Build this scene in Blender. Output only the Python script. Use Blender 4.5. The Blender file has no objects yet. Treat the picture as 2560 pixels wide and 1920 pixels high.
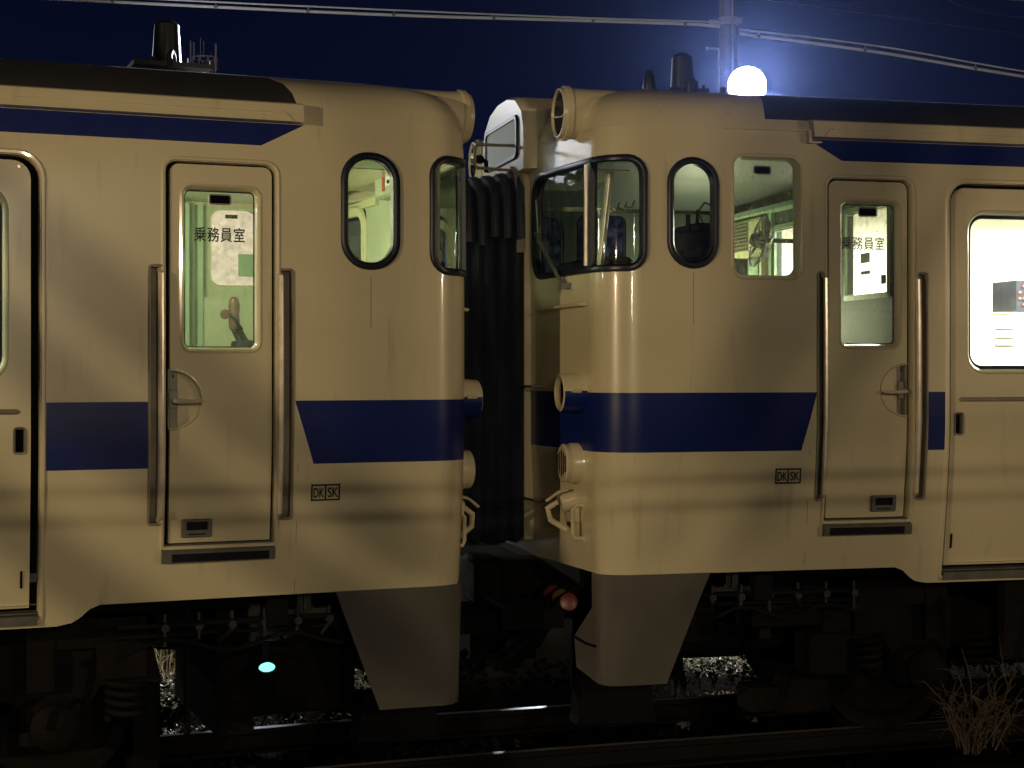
import bpy, math, random
from math import sin, cos, radians, pi, tan, atan2, sqrt
from mathutils import Vector, Matrix, Quaternion
from mathutils.geometry import delaunay_2d_cdt

random.seed(7)
sc = bpy.context.scene
C = sc.collection

# ------------------------------------------------------------------ camera
cam_d = bpy.data.cameras.new("camera")
cam = bpy.data.objects.new("camera", cam_d); C.objects.link(cam)
cam.location = (0, 0, 2.1); cam.rotation_euler = (radians(90), 0, 0)
cam_d.lens = 56.95; cam_d.sensor_width = 36
cam_d.shift_y = -35 / 2560
cam_d.clip_start = 0.05; cam_d.clip_end = 4000
sc.camera = cam

# ------------------------------------------------------------------ night sky
w = bpy.data.worlds.new("World"); sc.world = w; w.use_nodes = True
nt = w.node_tree; bg = nt.nodes['Background']
geo = nt.nodes.new('ShaderNodeTexCoord'); sep = nt.nodes.new('ShaderNodeSeparateXYZ')
ramp = nt.nodes.new('ShaderNodeValToRGB')
ramp.color_ramp.elements[0].position = 0.02; ramp.color_ramp.elements[0].color = (0.0055, 0.0090, 0.038, 1)
ramp.color_ramp.elements[1].position = 0.30; ramp.color_ramp.elements[1].color = (0.0018, 0.0026, 0.0120, 1)
nt.links.new(geo.outputs['Generated'], sep.inputs[0]); nt.links.new(sep.outputs['Z'], ramp.inputs[0])
nt.links.new(ramp.outputs[0], bg.inputs[0]); bg.inputs[1].default_value = 0.6

# ------------------------------------------------------------------ view / render
sc.view_settings.view_transform = 'Standard'; sc.view_settings.look = 'None'
sc.view_settings.exposure = 0.0; sc.view_settings.gamma = 1.0
sc.cycles.use_denoising = True
sc.cycles.max_bounces = 8; sc.cycles.diffuse_bounces = 3; sc.cycles.glossy_bounces = 3
sc.cycles.transparent_max_bounces = 12; sc.cycles.volume_bounces = 0
sc.cycles.sample_clamp_indirect = 4.0

# ------------------------------------------------------------------ lamps of the place and an added tower fill
def lamp(name, typ, loc, power, col, size=0.1, parent=None, rot=None, size_y=None, spread=None):
    d = bpy.data.lights.new(name, typ); d.energy = power; d.color = col
    if typ == 'AREA':
        d.size = size
        if size_y: d.shape = 'RECTANGLE'; d.size_y = size_y
        if spread: d.spread = spread
    else:
        d.shadow_soft_size = size
    o = bpy.data.objects.new(name, d); C.objects.link(o); o.location = loc
    if rot: o.rotation_euler = rot
    if parent: o.parent = parent
    return o
WARM = (1.0, 0.75, 0.47); WARM2 = (1.0, 0.83, 0.55)
def aim(p, q):
    return (Vector(q) - Vector(p)).to_track_quat('-Z', 'Y').to_euler()
def spot(name, loc, tgt, power, col, size, deg, blend=1.0):
    o = lamp(name, 'SPOT', loc, power, col, size, rot=aim(loc, tgt)); o.data.spot_size = radians(deg); o.data.spot_blend = blend; return o
spot("platform_lamp", (-9.4, -3.0, 3.55), (.2, 8.2, 1.3), 2050, (1.0, .76, .45), 0.05, 72)
spot("platform_lamp", (2.4, -3.0, 3.70), (-.2, 8.2, .8), 410, WARM2, 0.03, 85)
spot("platform_lamp", (1.2, -7.0, 3.2), (-1.0, 8.0, .7), 400, WARM2, 0.25, 66)
spot("platform_lamp", (16.5, -1.0, 3.7), (2.0, 8.4, 1.0), 1150, WARM, 0.12, 62)
spot("yard_flood_light", (3.59, 24.3, 6.44), (1.0, 10.0, 0.0), 40000, (0.80, 0.87, 1.0), 0.3, 165, .4)
lamp("tower_fill_light", 'POINT', (-17, 44, 3), 1800, (1.0, .88, .75), 0.2)  # invented lamp, added to lift the distant tower out of the dark
spot("yard_flood_light", (-9.5, 23.0, 6.6), (0.5, 14.0, 3.0), 850, (0.88, 0.92, 1.0), 0.3, 170, .3)

# ------------------------------------------------------------------ materials
def mat(name, base, rough=0.5, metal=0.0, spec=0.5, emit=None, estr=0.0, noise=0.0, nscale=4.0, bump=0.0, bscale=40.0,
        stretch=(1, 1, 1), dirt=None, coat=0.0):
    m = bpy.data.materials.new(name); m.use_nodes = True
    t = m.node_tree; b = t.nodes['Principled BSDF']
    b.inputs['Base Color'].default_value = (*base, 1); b.inputs['Roughness'].default_value = rough
    b.inputs['Metallic'].default_value = metal; b.inputs['Specular IOR Level'].default_value = spec
    b.inputs['Coat Weight'].default_value = coat; b.inputs['Coat Roughness'].default_value = 0.08
    if emit:
        b.inputs['Emission Color'].default_value = (*emit, 1); b.inputs['Emission Strength'].default_value = estr
    tc = t.nodes.new('ShaderNodeTexCoord'); mp = t.nodes.new('ShaderNodeMapping')
    mp.inputs['Scale'].default_value = stretch
    t.links.new(tc.outputs['Object'], mp.inputs[0])
    last = None
    if noise > 0:
        n = t.nodes.new('ShaderNodeTexNoise'); n.inputs['Scale'].default_value = nscale; n.inputs['Detail'].default_value = 6
        t.links.new(mp.outputs[0], n.inputs[0])
        mr = t.nodes.new('ShaderNodeMapRange'); mr.inputs[1].default_value = 0.3; mr.inputs[2].default_value = 0.7
        mr.inputs[3].default_value = 1 - noise; mr.inputs[4].default_value = 1 + noise * 0.4
        t.links.new(n.outputs[0], mr.inputs[0])
        mx = t.nodes.new('ShaderNodeMix'); mx.data_type = 'RGBA'; mx.blend_type = 'MULTIPLY'; mx.inputs[0].default_value = 1
        mx.inputs[6].default_value = (*base, 1); t.links.new(mr.outputs[0], mx.inputs[7])
        last = mx.outputs[2]
        if dirt:
            n2 = t.nodes.new('ShaderNodeTexNoise'); n2.inputs['Scale'].default_value = 1.0; n2.inputs['Detail'].default_value = 8
            mp2 = t.nodes.new('ShaderNodeMapping'); mp2.inputs['Scale'].default_value = (16, 16, 1.6)
            t.links.new(tc.outputs['Object'], mp2.inputs[0]); t.links.new(mp2.outputs[0], n2.inputs[0])
            r2 = t.nodes.new('ShaderNodeMapRange'); r2.inputs[1].default_value = 0.60; r2.inputs[2].default_value = 0.85
            r2.inputs[3].default_value = 0.0; r2.inputs[4].default_value = dirt[3]
            t.links.new(n2.outputs[0], r2.inputs[0])
            m2 = t.nodes.new('ShaderNodeMix'); m2.data_type = 'RGBA'
            t.links.new(r2.outputs[0], m2.inputs[0]); t.links.new(last, m2.inputs[6]); m2.inputs[7].default_value = (*dirt[:3], 1)
            last = m2.outputs[2]
        t.links.new(last, b.inputs['Base Color'])
    if bump > 0:
        n3 = t.nodes.new('ShaderNodeTexNoise'); n3.inputs['Scale'].default_value = bscale; n3.inputs['Detail'].default_value = 3
        t.links.new(mp.outputs[0], n3.inputs[0])
        bp = t.nodes.new('ShaderNodeBump'); bp.inputs['Strength'].default_value = bump; bp.inputs['Distance'].default_value = 0.01
        t.links.new(n3.outputs[0], bp.inputs['Height']); t.links.new(bp.outputs[0], b.inputs['Normal'])
    return m

def glass_mat(name, tint=(0.9, 0.95, 0.93), refl=0.06, dirt=0.0, dcol=(0.6, 0.6, 0.5), dscale=30.0, lo=0.45, hi=0.75, stretch=(1, 1, 1), base_dirt=0.0):
    m = bpy.data.materials.new(name); m.use_nodes = True
    t = m.node_tree; t.nodes.remove(t.nodes['Principled BSDF']); out = t.nodes['Material Output']
    tr = t.nodes.new('ShaderNodeBsdfTransparent'); tr.inputs[0].default_value = (*tint, 1)
    gl = t.nodes.new('ShaderNodeBsdfGlossy'); gl.inputs['Roughness'].default_value = 0.03
    lw = t.nodes.new('ShaderNodeLayerWeight'); lw.inputs[0].default_value = 0.35
    mr = t.nodes.new('ShaderNodeMapRange'); mr.inputs[3].default_value = refl; mr.inputs[4].default_value = 0.9
    pw = t.nodes.new('ShaderNodeMath'); pw.operation = 'POWER'; pw.inputs[1].default_value = 3
    t.links.new(lw.outputs['Facing'], pw.inputs[0]); t.links.new(pw.outputs[0], mr.inputs[0])
    ms = t.nodes.new('ShaderNodeMixShader')
    t.links.new(mr.outputs[0], ms.inputs[0]); t.links.new(tr.outputs[0], ms.inputs[1]); t.links.new(gl.outputs[0], ms.inputs[2])
    last = ms.outputs[0]
    if dirt > 0:
        tc = t.nodes.new('ShaderNodeTexCoord'); mp = t.nodes.new('ShaderNodeMapping'); mp.inputs['Scale'].default_value = stretch
        n = t.nodes.new('ShaderNodeTexNoise'); n.inputs['Scale'].default_value = dscale; n.inputs['Detail'].default_value = 8
        n.inputs['Roughness'].default_value = 0.7
        t.links.new(tc.outputs['Object'], mp.inputs[0]); t.links.new(mp.outputs[0], n.inputs[0])
        r = t.nodes.new('ShaderNodeMapRange'); r.inputs[1].default_value = lo; r.inputs[2].default_value = hi
        r.inputs[3].default_value = base_dirt; r.inputs[4].default_value = dirt
        t.links.new(n.outputs[0], r.inputs[0])
        df = t.nodes.new('ShaderNodeBsdfDiffuse'); df.inputs[0].default_value = (*dcol, 1)
        tl = t.nodes.new('ShaderNodeBsdfTranslucent'); tl.inputs[0].default_value = (*dcol, 1)
        ds = t.nodes.new('ShaderNodeMixShader'); ds.inputs[0].default_value = 0.6
        t.links.new(df.outputs[0], ds.inputs[1]); t.links.new(tl.outputs[0], ds.inputs[2])
        m2 = t.nodes.new('ShaderNodeMixShader')
        t.links.new(r.outputs[0], m2.inputs[0]); t.links.new(last, m2.inputs[1]); t.links.new(ds.outputs[0], m2.inputs[2])
        last = m2.outputs[0]
    t.links.new(last, out.inputs['Surface'])
    return m

CREAM = (0.655, 0.572, 0.372)
M = {}
M['cream'] = mat("ivory_paint", CREAM, 0.30, noise=0.07, nscale=1.7, bump=0.05, bscale=7, dirt=(0.27, 0.215, 0.14, 0.45), coat=0.6)
M['blue'] = mat("blue_paint", (0.006, 0.016, 0.130), 0.36, spec=0.3, noise=0.10, nscale=2.5, bump=0.05, bscale=7, coat=0.18)
M['roof'] = mat("dark_roof_paint", (0.020, 0.019, 0.020), 0.75, noise=0.3, nscale=3)
M['skirt'] = mat("grey_skirt_paint", (0.125, 0.114, 0.10), 0.3, noise=0.2, nscale=3, bump=0.05, bscale=9, coat=0.6)
M['rubber'] = mat("black_rubber", (0.0045, 0.0055, 0.015), 0.35, noise=0.15, nscale=6)
M['gap'] = mat("door_gap_rubber", (0.003, 0.003, 0.004), 0.8, spec=0.1)
M['steel'] = mat("worn_steel", (0.85, 0.74, 0.58), 0.28, 0.35, noise=0.2, nscale=12)
M['alloy'] = mat("dull_alloy", (0.20, 0.19, 0.165), 0.45, 0.5, noise=0.25, nscale=14)
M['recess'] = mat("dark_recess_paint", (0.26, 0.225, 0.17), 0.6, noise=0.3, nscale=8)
M['brown'] = mat("brake_dust_brown", (0.0075, 0.0054, 0.0042), 0.8, spec=0.15, noise=0.5, nscale=7, bump=0.4, bscale=30)
M['black'] = mat("underframe_black", (0.0030, 0.0030, 0.0035), 0.75, spec=0.15, noise=0.5, nscale=6, bump=0.3, bscale=25)
M['greybox'] = mat("grey_equipment_paint", (0.016, 0.018, 0.017), 0.6, noise=0.3, nscale=9)
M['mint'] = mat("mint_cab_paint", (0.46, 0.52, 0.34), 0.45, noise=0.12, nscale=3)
M['mint_shaded'] = mat('shaded_mint_cab_paint', (0.042, 0.054, 0.050), 0.5, noise=0.15, nscale=3)  # mint paint darkened, so the right cab's dimness sits in the colour
M['mint2'] = mat("mint_panel_paint", (0.30, 0.44, 0.28), 0.4, noise=0.12, nscale=5)
M['white'] = mat("saloon_wall", (0.80, 0.78, 0.62), 0.5, noise=0.05, nscale=3)
M['yellow'] = mat("pale_yellow_trim", (0.62, 0.62, 0.36), 0.45, noise=0.1, nscale=5)
M['floor'] = mat("dark_floor", (0.05, 0.06, 0.05), 0.6, noise=0.2)
M['navybox'] = mat("dark_desk_paint", (0.008, 0.009, 0.016), 0.65, spec=0.2, noise=0.3)
M['levbrown'] = mat("brown_lever_grip", (0.10, 0.055, 0.035), 0.3, noise=0.2)
M['canvas'] = mat("bellows_canvas", (0.030, 0.033, 0.056), 0.55, noise=0.5, nscale=6, bump=0.25, bscale=18, stretch=(2, 2, 0.4))
M['glass'] = glass_mat("window_glass", refl=0.05, dirt=0.10, dcol=(0.5, 0.5, 0.42), dscale=9, base_dirt=0.01)
M['glassdirty'] = glass_mat("dirty_glass", refl=0.06, dirt=0.50, dcol=(0.60, 0.64, 0.44), dscale=60, lo=0.44, hi=0.72, stretch=(1, 1, 0.35), base_dirt=0.12)
M['glassfar'] = glass_mat("grimy_far_glass", refl=0.05, dirt=0.85, dcol=(0.72, 0.54, 0.34), dscale=14, lo=0.25, hi=0.7, base_dirt=0.35)
M['glassdark'] = glass_mat("dimmed_front_glass", tint=(0.36, 0.42, 0.42), refl=0.15, dirt=0.05, dcol=(0.4, 0.4, 0.4), dscale=12)  # glass dimmed by its colour to stand for the dark cab behind
M['ink'] = mat("black_lettering", (0.006, 0.006, 0.008), 0.5)
M['red'] = mat("red_paint", (0.13, 0.015, 0.012), 0.4)
M['orange'] = mat("orange_paint", (0.18, 0.085, 0.02), 0.4)
M['bandred'] = mat('red_notice_band', (0.45, 0.06, 0.04), 0.5)
M['notice'] = mat("paper_notice", (0.75, 0.75, 0.66), 0.6)
M['noticegrey'] = mat("printed_grey", (0.36, 0.38, 0.33), 0.6)
M['lens'] = mat("lamp_lens", (0.30, 0.28, 0.24), 0.06, 0.9)
M['taillens'] = mat("tail_lens", (0.012, 0.004, 0.006), 0.1)
M['teal'] = mat("lit_teal_lens", (0.1, 0.5, 0.45), 0.3, emit=(0.25, 0.95, 0.85), estr=1.6)
M['tube'] = mat("lit_ceiling_tube", (1, 1, 0.95), 0.4, emit=(1.0, 0.98, 0.84), estr=30)
M['cabtube'] = mat("lit_cab_lamp", (1, 1, 0.95), 0.4, emit=(0.95, 1.0, 0.80), estr=6)
M['led'] = mat("lit_red_led", (0.6, 0.05, 0.02), 0.4, emit=(1.0, 0.13, 0.04), estr=1.2)
M['floodlens'] = mat("lit_flood_lens", (1, 1, 1), 0.4, emit=(0.90, 0.94, 1.0), estr=40)
M['concrete'] = mat("pole_concrete", (0.15, 0.145, 0.145), 0.85, noise=0.15, nscale=5, bump=0.2, bscale=40)
M['galv'] = mat("galvanised_steel", (0.50, 0.50, 0.50), 0.5, 0.3, noise=0.2, nscale=10)
M['cable'] = mat("pale_cable_sheath", (0.72, 0.70, 0.66), 0.55)
M['wire'] = mat("dull_wire", (0.22, 0.22, 0.24), 0.6)
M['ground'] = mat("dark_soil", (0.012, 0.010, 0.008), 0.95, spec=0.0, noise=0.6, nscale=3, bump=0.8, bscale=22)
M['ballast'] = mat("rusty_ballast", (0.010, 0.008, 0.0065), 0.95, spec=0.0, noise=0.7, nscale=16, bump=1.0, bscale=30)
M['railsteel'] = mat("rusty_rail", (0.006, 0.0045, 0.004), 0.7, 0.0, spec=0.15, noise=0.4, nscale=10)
M['railhead'] = mat("polished_rail_head", (0.16, 0.15, 0.145), 0.5, 0.3)
M['straw'] = mat("dry_straw", (0.44, 0.34, 0.20), 0.8, spec=0.0, noise=0.4, nscale=2)
M['litter'] = mat('pale_dead_leaves', (0.72, 0.66, 0.56), 0.8, spec=0.0, noise=0.5, nscale=3)
M['blade'] = mat("green_blade", (0.13, 0.19, 0.05), 0.7, spec=0.0, noise=0.4, nscale=2)
M['twig'] = mat("dry_twig", (0.085, 0.056, 0.037), 0.85, noise=0.4, nscale=8)
M['sleeper'] = mat('oily_sleeper', (0.006, 0.005, 0.004), 0.9, spec=0.0, noise=0.4)
M['paving'] = mat("platform_asphalt", (0.06, 0.058, 0.055), 0.9, noise=0.3, nscale=8)
M['tower'] = mat("tower_steel", (0.42, 0.41, 0.45), 0.7)

# ------------------------------------------------------------------ mesh builder
MIR = False
class MB:
    def __init__(s): s.v = []; s.f = []; s.m = []
    def add(s, vs, fs, mi=0):
        b = len(s.v); s.v += [tuple(v) for v in vs]
        for f in fs: s.f.append([b + i for i in f]); s.m.append(mi)
        return s
    def box(s, a, b, mi=0, bev=0.0):
        x0, y0, z0 = [min(p, q) for p, q in zip(a, b)]; x1, y1, z1 = [max(p, q) for p, q in zip(a, b)]
        if bev <= 0:
            vs = [(x0, y0, z0), (x1, y0, z0), (x1, y1, z0), (x0, y1, z0), (x0, y0, z1), (x1, y0, z1), (x1, y1, z1), (x0, y1, z1)]
            fs = [(0, 3, 2, 1), (4, 5, 6, 7), (0, 1, 5, 4), (1, 2, 6, 5), (2, 3, 7, 6), (3, 0, 4, 7)]
            return s.add(vs, fs, mi)
        e = bev; secs = []
        for (z, i) in ((z0, e), (z0 + e, 0), (z1 - e, 0), (z1, e)):
            j = e - i if i else 0
            q = []
            for (px, py, dx, dy) in ((x0, y0, 1, 1), (x1, y0, -1, 1), (x1, y1, -1, -1), (x0, y1, 1, -1)):
                A = (px + dx * (i), py + dy * (i + e)); B = (px + dx * (i + e), py + dy * (i))
                q += [A, B] if dx * dy > 0 else [B, A]
            secs.append([(p[0], p[1], z) for p in q])
        return s.loft(secs, True, True, mi)
    def loft(s, secs, closed=True, caps=True, mi=0):
        n = len(secs[0]); vs = [p for q in secs for p in q]; fs = []
        for k in range(len(secs) - 1):
            for i in range(n if closed else n - 1):
                j = (i + 1) % n
                fs.append((k * n + i, k * n + j, (k + 1) * n + j, (k + 1) * n + i))
        if caps:
            fs.append(tuple(range(n - 1, -1, -1))); fs.append(tuple((len(secs) - 1) * n + i for i in range(n)))
        return s.add(vs, fs, mi)
    def tube(s, pts, r, n=8, mi=0, caps=True):
        pts = [Vector(p) for p in pts]; rs = r if isinstance(r, (list, tuple)) else [r] * len(pts)
        up = None; secs = []
        for i, p in enumerate(pts):
            t = (pts[min(i + 1, len(pts) - 1)] - pts[max(i - 1, 0)])
            if t.length < 1e-9: t = Vector((0, 0, 1))
            t.normalize()
            if up is None:
                up = Vector((0, 0, 1)) if abs(t.z) < 0.9 else Vector((1, 0, 0))
            u = (up - t * up.dot(t)); u.normalize(); up = u; v = t.cross(u)
            secs.append([tuple(p + (u * cos(2 * pi * k / n) + v * sin(2 * pi * k / n)) * rs[i]) for k in range(n)])
        return s.loft(secs, True, caps, mi)
    def lathe(s, o, axis, prof, n=24, mi=0, caps=True):
        o = Vector(o); a = Vector(axis).normalized()
        u = a.orthogonal().normalized(); v = a.cross(u); secs = []
        for (h, r) in prof:
            secs.append([tuple(o + a * h + (u * cos(2 * pi * k / n) + v * sin(2 * pi * k / n)) * r) for k in range(n)])
        return s.loft(secs, True, caps, mi)
    def prism(s, poly, ax, a, b, mi=0):
        """poly of 2D points extruded along axis ax (0,1,2) from a to b"""
        def mk(p, h):
            q = list(p); q.insert(ax, h); return tuple(q)
        return s.loft([[mk(p, a) for p in poly], [mk(p, b) for p in poly]], True, True, mi)
    def build(s, name, mats, parent=None, smooth=35):
        if not isinstance(mats, (list, tuple)): mats = [mats]
        me = bpy.data.meshes.new(name)
        vs = [(-x, y, z) for x, y, z in s.v] if MIR else s.v
        fs = [f[::-1] for f in s.f] if MIR else s.f
        me.from_pydata(vs, [], fs)
        for mm in mats: me.materials.append(M[mm] if isinstance(mm, str) else mm)
        me.polygons.foreach_set('material_index', s.m)
        if smooth:
            me.polygons.foreach_set('use_smooth', [True] * len(me.polygons))
            me.update()
            me.set_sharp_from_angle(angle=radians(smooth))
        me.update()
        o = bpy.data.objects.new(name, me); C.objects.link(o)
        if parent: o.parent = parent
        return o

def empty(name, loc, rz=0):
    o = bpy.data.objects.new(name, None); C.objects.link(o); o.location = loc; o.rotation_euler = (0, 0, rz); o.empty_display_size = 0.3
    return o
def tag(o, label, cat, group=None):
    o['label'] = label; o['category'] = cat
    if group: o['group'] = group
    return o
def struct(o, kind='structure'):
    o['kind'] = kind; return o

# ------------------------------------------------------------------ railcar skin: s runs along the side (s = metres from the front corner), z up, n outward
RAD = 0.22; A_END = radians(83.0); HW = 1.45
S0 = RAD - RAD * A_END
YA = -HW + RAD - RAD * cos(A_END); XA = RAD - RAD * sin(A_END)
YC = -0.46
T_FLAT = (YC - YA) / sin(A_END)
S_C = S0 - T_FLAT - (-YC)            # s at the middle of the front
def s_of_y(y):
    if y <= YC: return S0 - (y - YA) / sin(A_END)
    return S0 - T_FLAT - (y - YC)
def outline(s):
    if s >= RAD: return s, -HW, 0.0, -1.0
    if s >= S0:
        a = (RAD - s) / RAD
        return RAD - RAD * sin(a), -HW + RAD - RAD * cos(a), -sin(a), -cos(a)
    t = S0 - s
    if t <= T_FLAT: return XA - t * cos(A_END), YA + t * sin(A_END), -sin(A_END), -cos(A_END)
    return XA - T_FLAT * cos(A_END), YC + (t - T_FLAT), -1.0, 0.0
TUCK = [(0.40, .145), (0.9, .105), (1.05, .080), (1.2, .058), (1.4, .033), (1.6, .012), (1.78, 0.0), (2.95, 0.0), (3.1, .006), (3.25, .026), (3.36, .05), (3.7, .2)]
def tuck(z):
    if z <= TUCK[0][0]: return TUCK[0][1]
    for (a, b), (c, d) in zip(TUCK, TUCK[1:]):
        if z <= c:
            f = (z - a) / (c - a); return b + (d - b) * f
    return TUCK[-1][1]
def P(s, z, n=0.0, side=-1):
    x, y, nx, ny = outline(s)
    k = n - tuck(z) * max(0.35, abs(ny))
    x += nx * k; y += ny * k
    return (x, y if side < 0 else -y, z)

def rrect(a, b, c, d, r, seg=5, rs=None):
    """rounded rectangle, s from a to c, z from b to d, counter-clockwise; rs = radii of (bl, br, tr, tl)"""
    rs = rs or (r, r, r, r); out = []
    for (cx, cy, t0, q, sx, sy) in ((a, b, pi, rs[0], 1, 1), (c, b, 1.5 * pi, rs[1], -1, 1), (c, d, 0, rs[2], -1, -1), (a, d, .5 * pi, rs[3], 1, -1)):
        q = max(q, 1e-4)
        for k in range(seg + 1):
            t = t0 + .5 * pi * k / seg
            out.append((cx + sx * q + q * cos(t), cy + sy * q + q * sin(t)))
    return out
def dense(poly, step):
    out = []
    for i, p in enumerate(poly):
        q = poly[(i + 1) % len(poly)]; L = math.hypot(q[0] - p[0], q[1] - p[1]); n = max(1, int(math.ceil(L / step)))
        for k in range(n): out.append((p[0] + (q[0] - p[0]) * k / n, p[1] + (q[1] - p[1]) * k / n))
    return out
def inpoly(p, poly):
    x, y = p; c = False; j = len(poly) - 1
    for i in range(len(poly)):
        xi, yi = poly[i]; xj, yj = poly[j]
        if (yi > y) != (yj > y) and x < (xj - xi) * (y - yi) / (yj - yi) + xi: c = not c
        j = i
    return c
def skin(mb, outer, holes=(), regions=(), n=0.0, side=-1, ds=0.12, dsc=0.03, mi=0, step=0.08):
    """triangulated skin with holes; regions = [(poly, material index)] are cut into the mesh"""
    pts = []; edges = []
    def addloop(poly):
        b = len(pts); pts.extend(Vector(p) for p in poly); k = len(poly)
        edges.extend((b + i, b + (i + 1) % k) for i in range(k))
    polys = [dense(outer, step)] + [dense(h, step) for h in holes] + [dense(r[0], step) for r in regions]
    for p in polys: addloop(p)
    s0 = min(p[0] for p in outer); s1 = max(p[0] for p in outer); z0 = min(p[1] for p in outer); z1 = max(p[1] for p in outer)
    z = z0 + 0.05
    while z < z1:
        s = s0 + 0.02
        while s < s1:
            if inpoly((s, z), polys[0]) and not any(inpoly((s, z), h) for h in holes): pts.append(Vector((s, z)))
            s += dsc if s < RAD + 0.12 and s > S0 - 0.1 else ds
        z += 0.09
    v, e, f, _, _, _ = delaunay_2d_cdt(pts, edges, [], 0, 1e-5)
    vs = [P(p[0], p[1], n, side) for p in v]; fs = []; ms = []
    for t in f:
        c = ((v[t[0]][0] + v[t[1]][0] + v[t[2]][0]) / 3, (v[t[0]][1] + v[t[1]][1] + v[t[2]][1]) / 3)
        if not inpoly(c, outer) or any(inpoly(c, h) for h in holes): continue
        k = mi
        for r in regions:
            if inpoly(c, r[0]): k = r[1]
        fs.append(tuple(t) if side > 0 else tuple(reversed(t))); ms.append(k)
    b = len(mb.v); mb.v += vs
    for t, k in zip(fs, ms): mb.f.append([b + i for i in t]); mb.m.append(k)
    return mb
def sweep(mb, path, prof, side=-1, closed=True, mi=0, closeprof=False, step=0.06):
    """profile [(offset outward in the surface, n)] swept along a (s,z) path"""
    if closed: path = dense(path, step)
    n = len(path); secs = []
    for i in range(n):
        a = path[i - 1] if (closed or i > 0) else path[0]; b = path[(i + 1) % n] if (closed or i < n - 1) else path[-1]
        tx, ty = b[0] - a[0], b[1] - a[1]; L = math.hypot(tx, ty) or 1
        nx, ny = ty / L, -tx / L
        secs.append([P(path[i][0] + nx * o, path[i][1] + ny * o, h, side) for o, h in prof])
    if closed: secs.append(secs[0])
    return mb.loft(secs, closeprof, False, mi)
RUB = [(-0.014, -0.045), (-0.014, 0.004), (-0.008, 0.011), (0.008, 0.014), (0.020, 0.011), (0.026, 0.0)]
def stroke(mb, segs, wdt, n, side=-1, mi=0):
    for (a, b) in segs:
        dx, dz = b[0] - a[0], b[1] - a[1]; L = math.hypot(dx, dz); px, pz = -dz / L * wdt / 2, dx / L * wdt / 2
        mb.add([P(a[0] + px, a[1] + pz, n, side), P(a[0] - px, a[1] - pz, n, side), P(b[0] - px, b[1] - pz, n, side), P(b[0] + px, b[1] + pz, n, side)], [(0, 1, 2, 3)], mi)
def text_mesh(body, size, spacing=1.0, sx=1.0, bold=0.0):
    c = bpy.data.curves.new("lettering", 'FONT'); c.body = body; c.size = size; c.space_character = spacing; c.resolution_u = 4
    o = bpy.data.objects.new("lettering", c); C.objects.link(o)
    dg = bpy.context.evaluated_depsgraph_get()
    me = bpy.data.meshes.new_from_object(o.evaluated_get(dg))
    vs = [(v.co.x * sx, v.co.y) for v in me.vertices]; fs = [tuple(p.vertices) for p in me.polygons]
    C.objects.unlink(o); bpy.data.objects.remove(o); bpy.data.curves.remove(c); bpy.data.meshes.remove(me)
    return vs, fs
def lettering(mb, body, size, s_left, z, n, sg, spacing=1.0, sx=1.0, width=None, bold=0.0):
    vs, fs = text_mesh(body, size, spacing, sx, bold)
    x0 = min(v[0] for v in vs); x1 = max(v[0] for v in vs); y0 = min(v[1] for v in vs)
    k = width / (x1 - x0) if width else 1.0
    shifts = [(0, 0)] if not bold else [(0, 0), (bold, 0), (-bold, 0), (0, bold), (0, -bold)]
    for i, (dx, dz) in enumerate(shifts):
        mb.add([P(s_left + sg * ((v[0] - x0) * k + dx), z + (v[1] - y0) + dz, n + .00008 * i) for v in vs], fs)
    return mb
RUB = [(-0.015, -0.045), (-0.015, 0.002), (-0.007, 0.011), (0.008, 0.014), (0.017, 0.011), (0.022, 0.0)]
LEN = 9.0
SW = dict(front=rrect(s_of_y(-0.50), 2.583, 0.226, 3.128, .09, rs=(.10, .085, .085, .10)))

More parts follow.
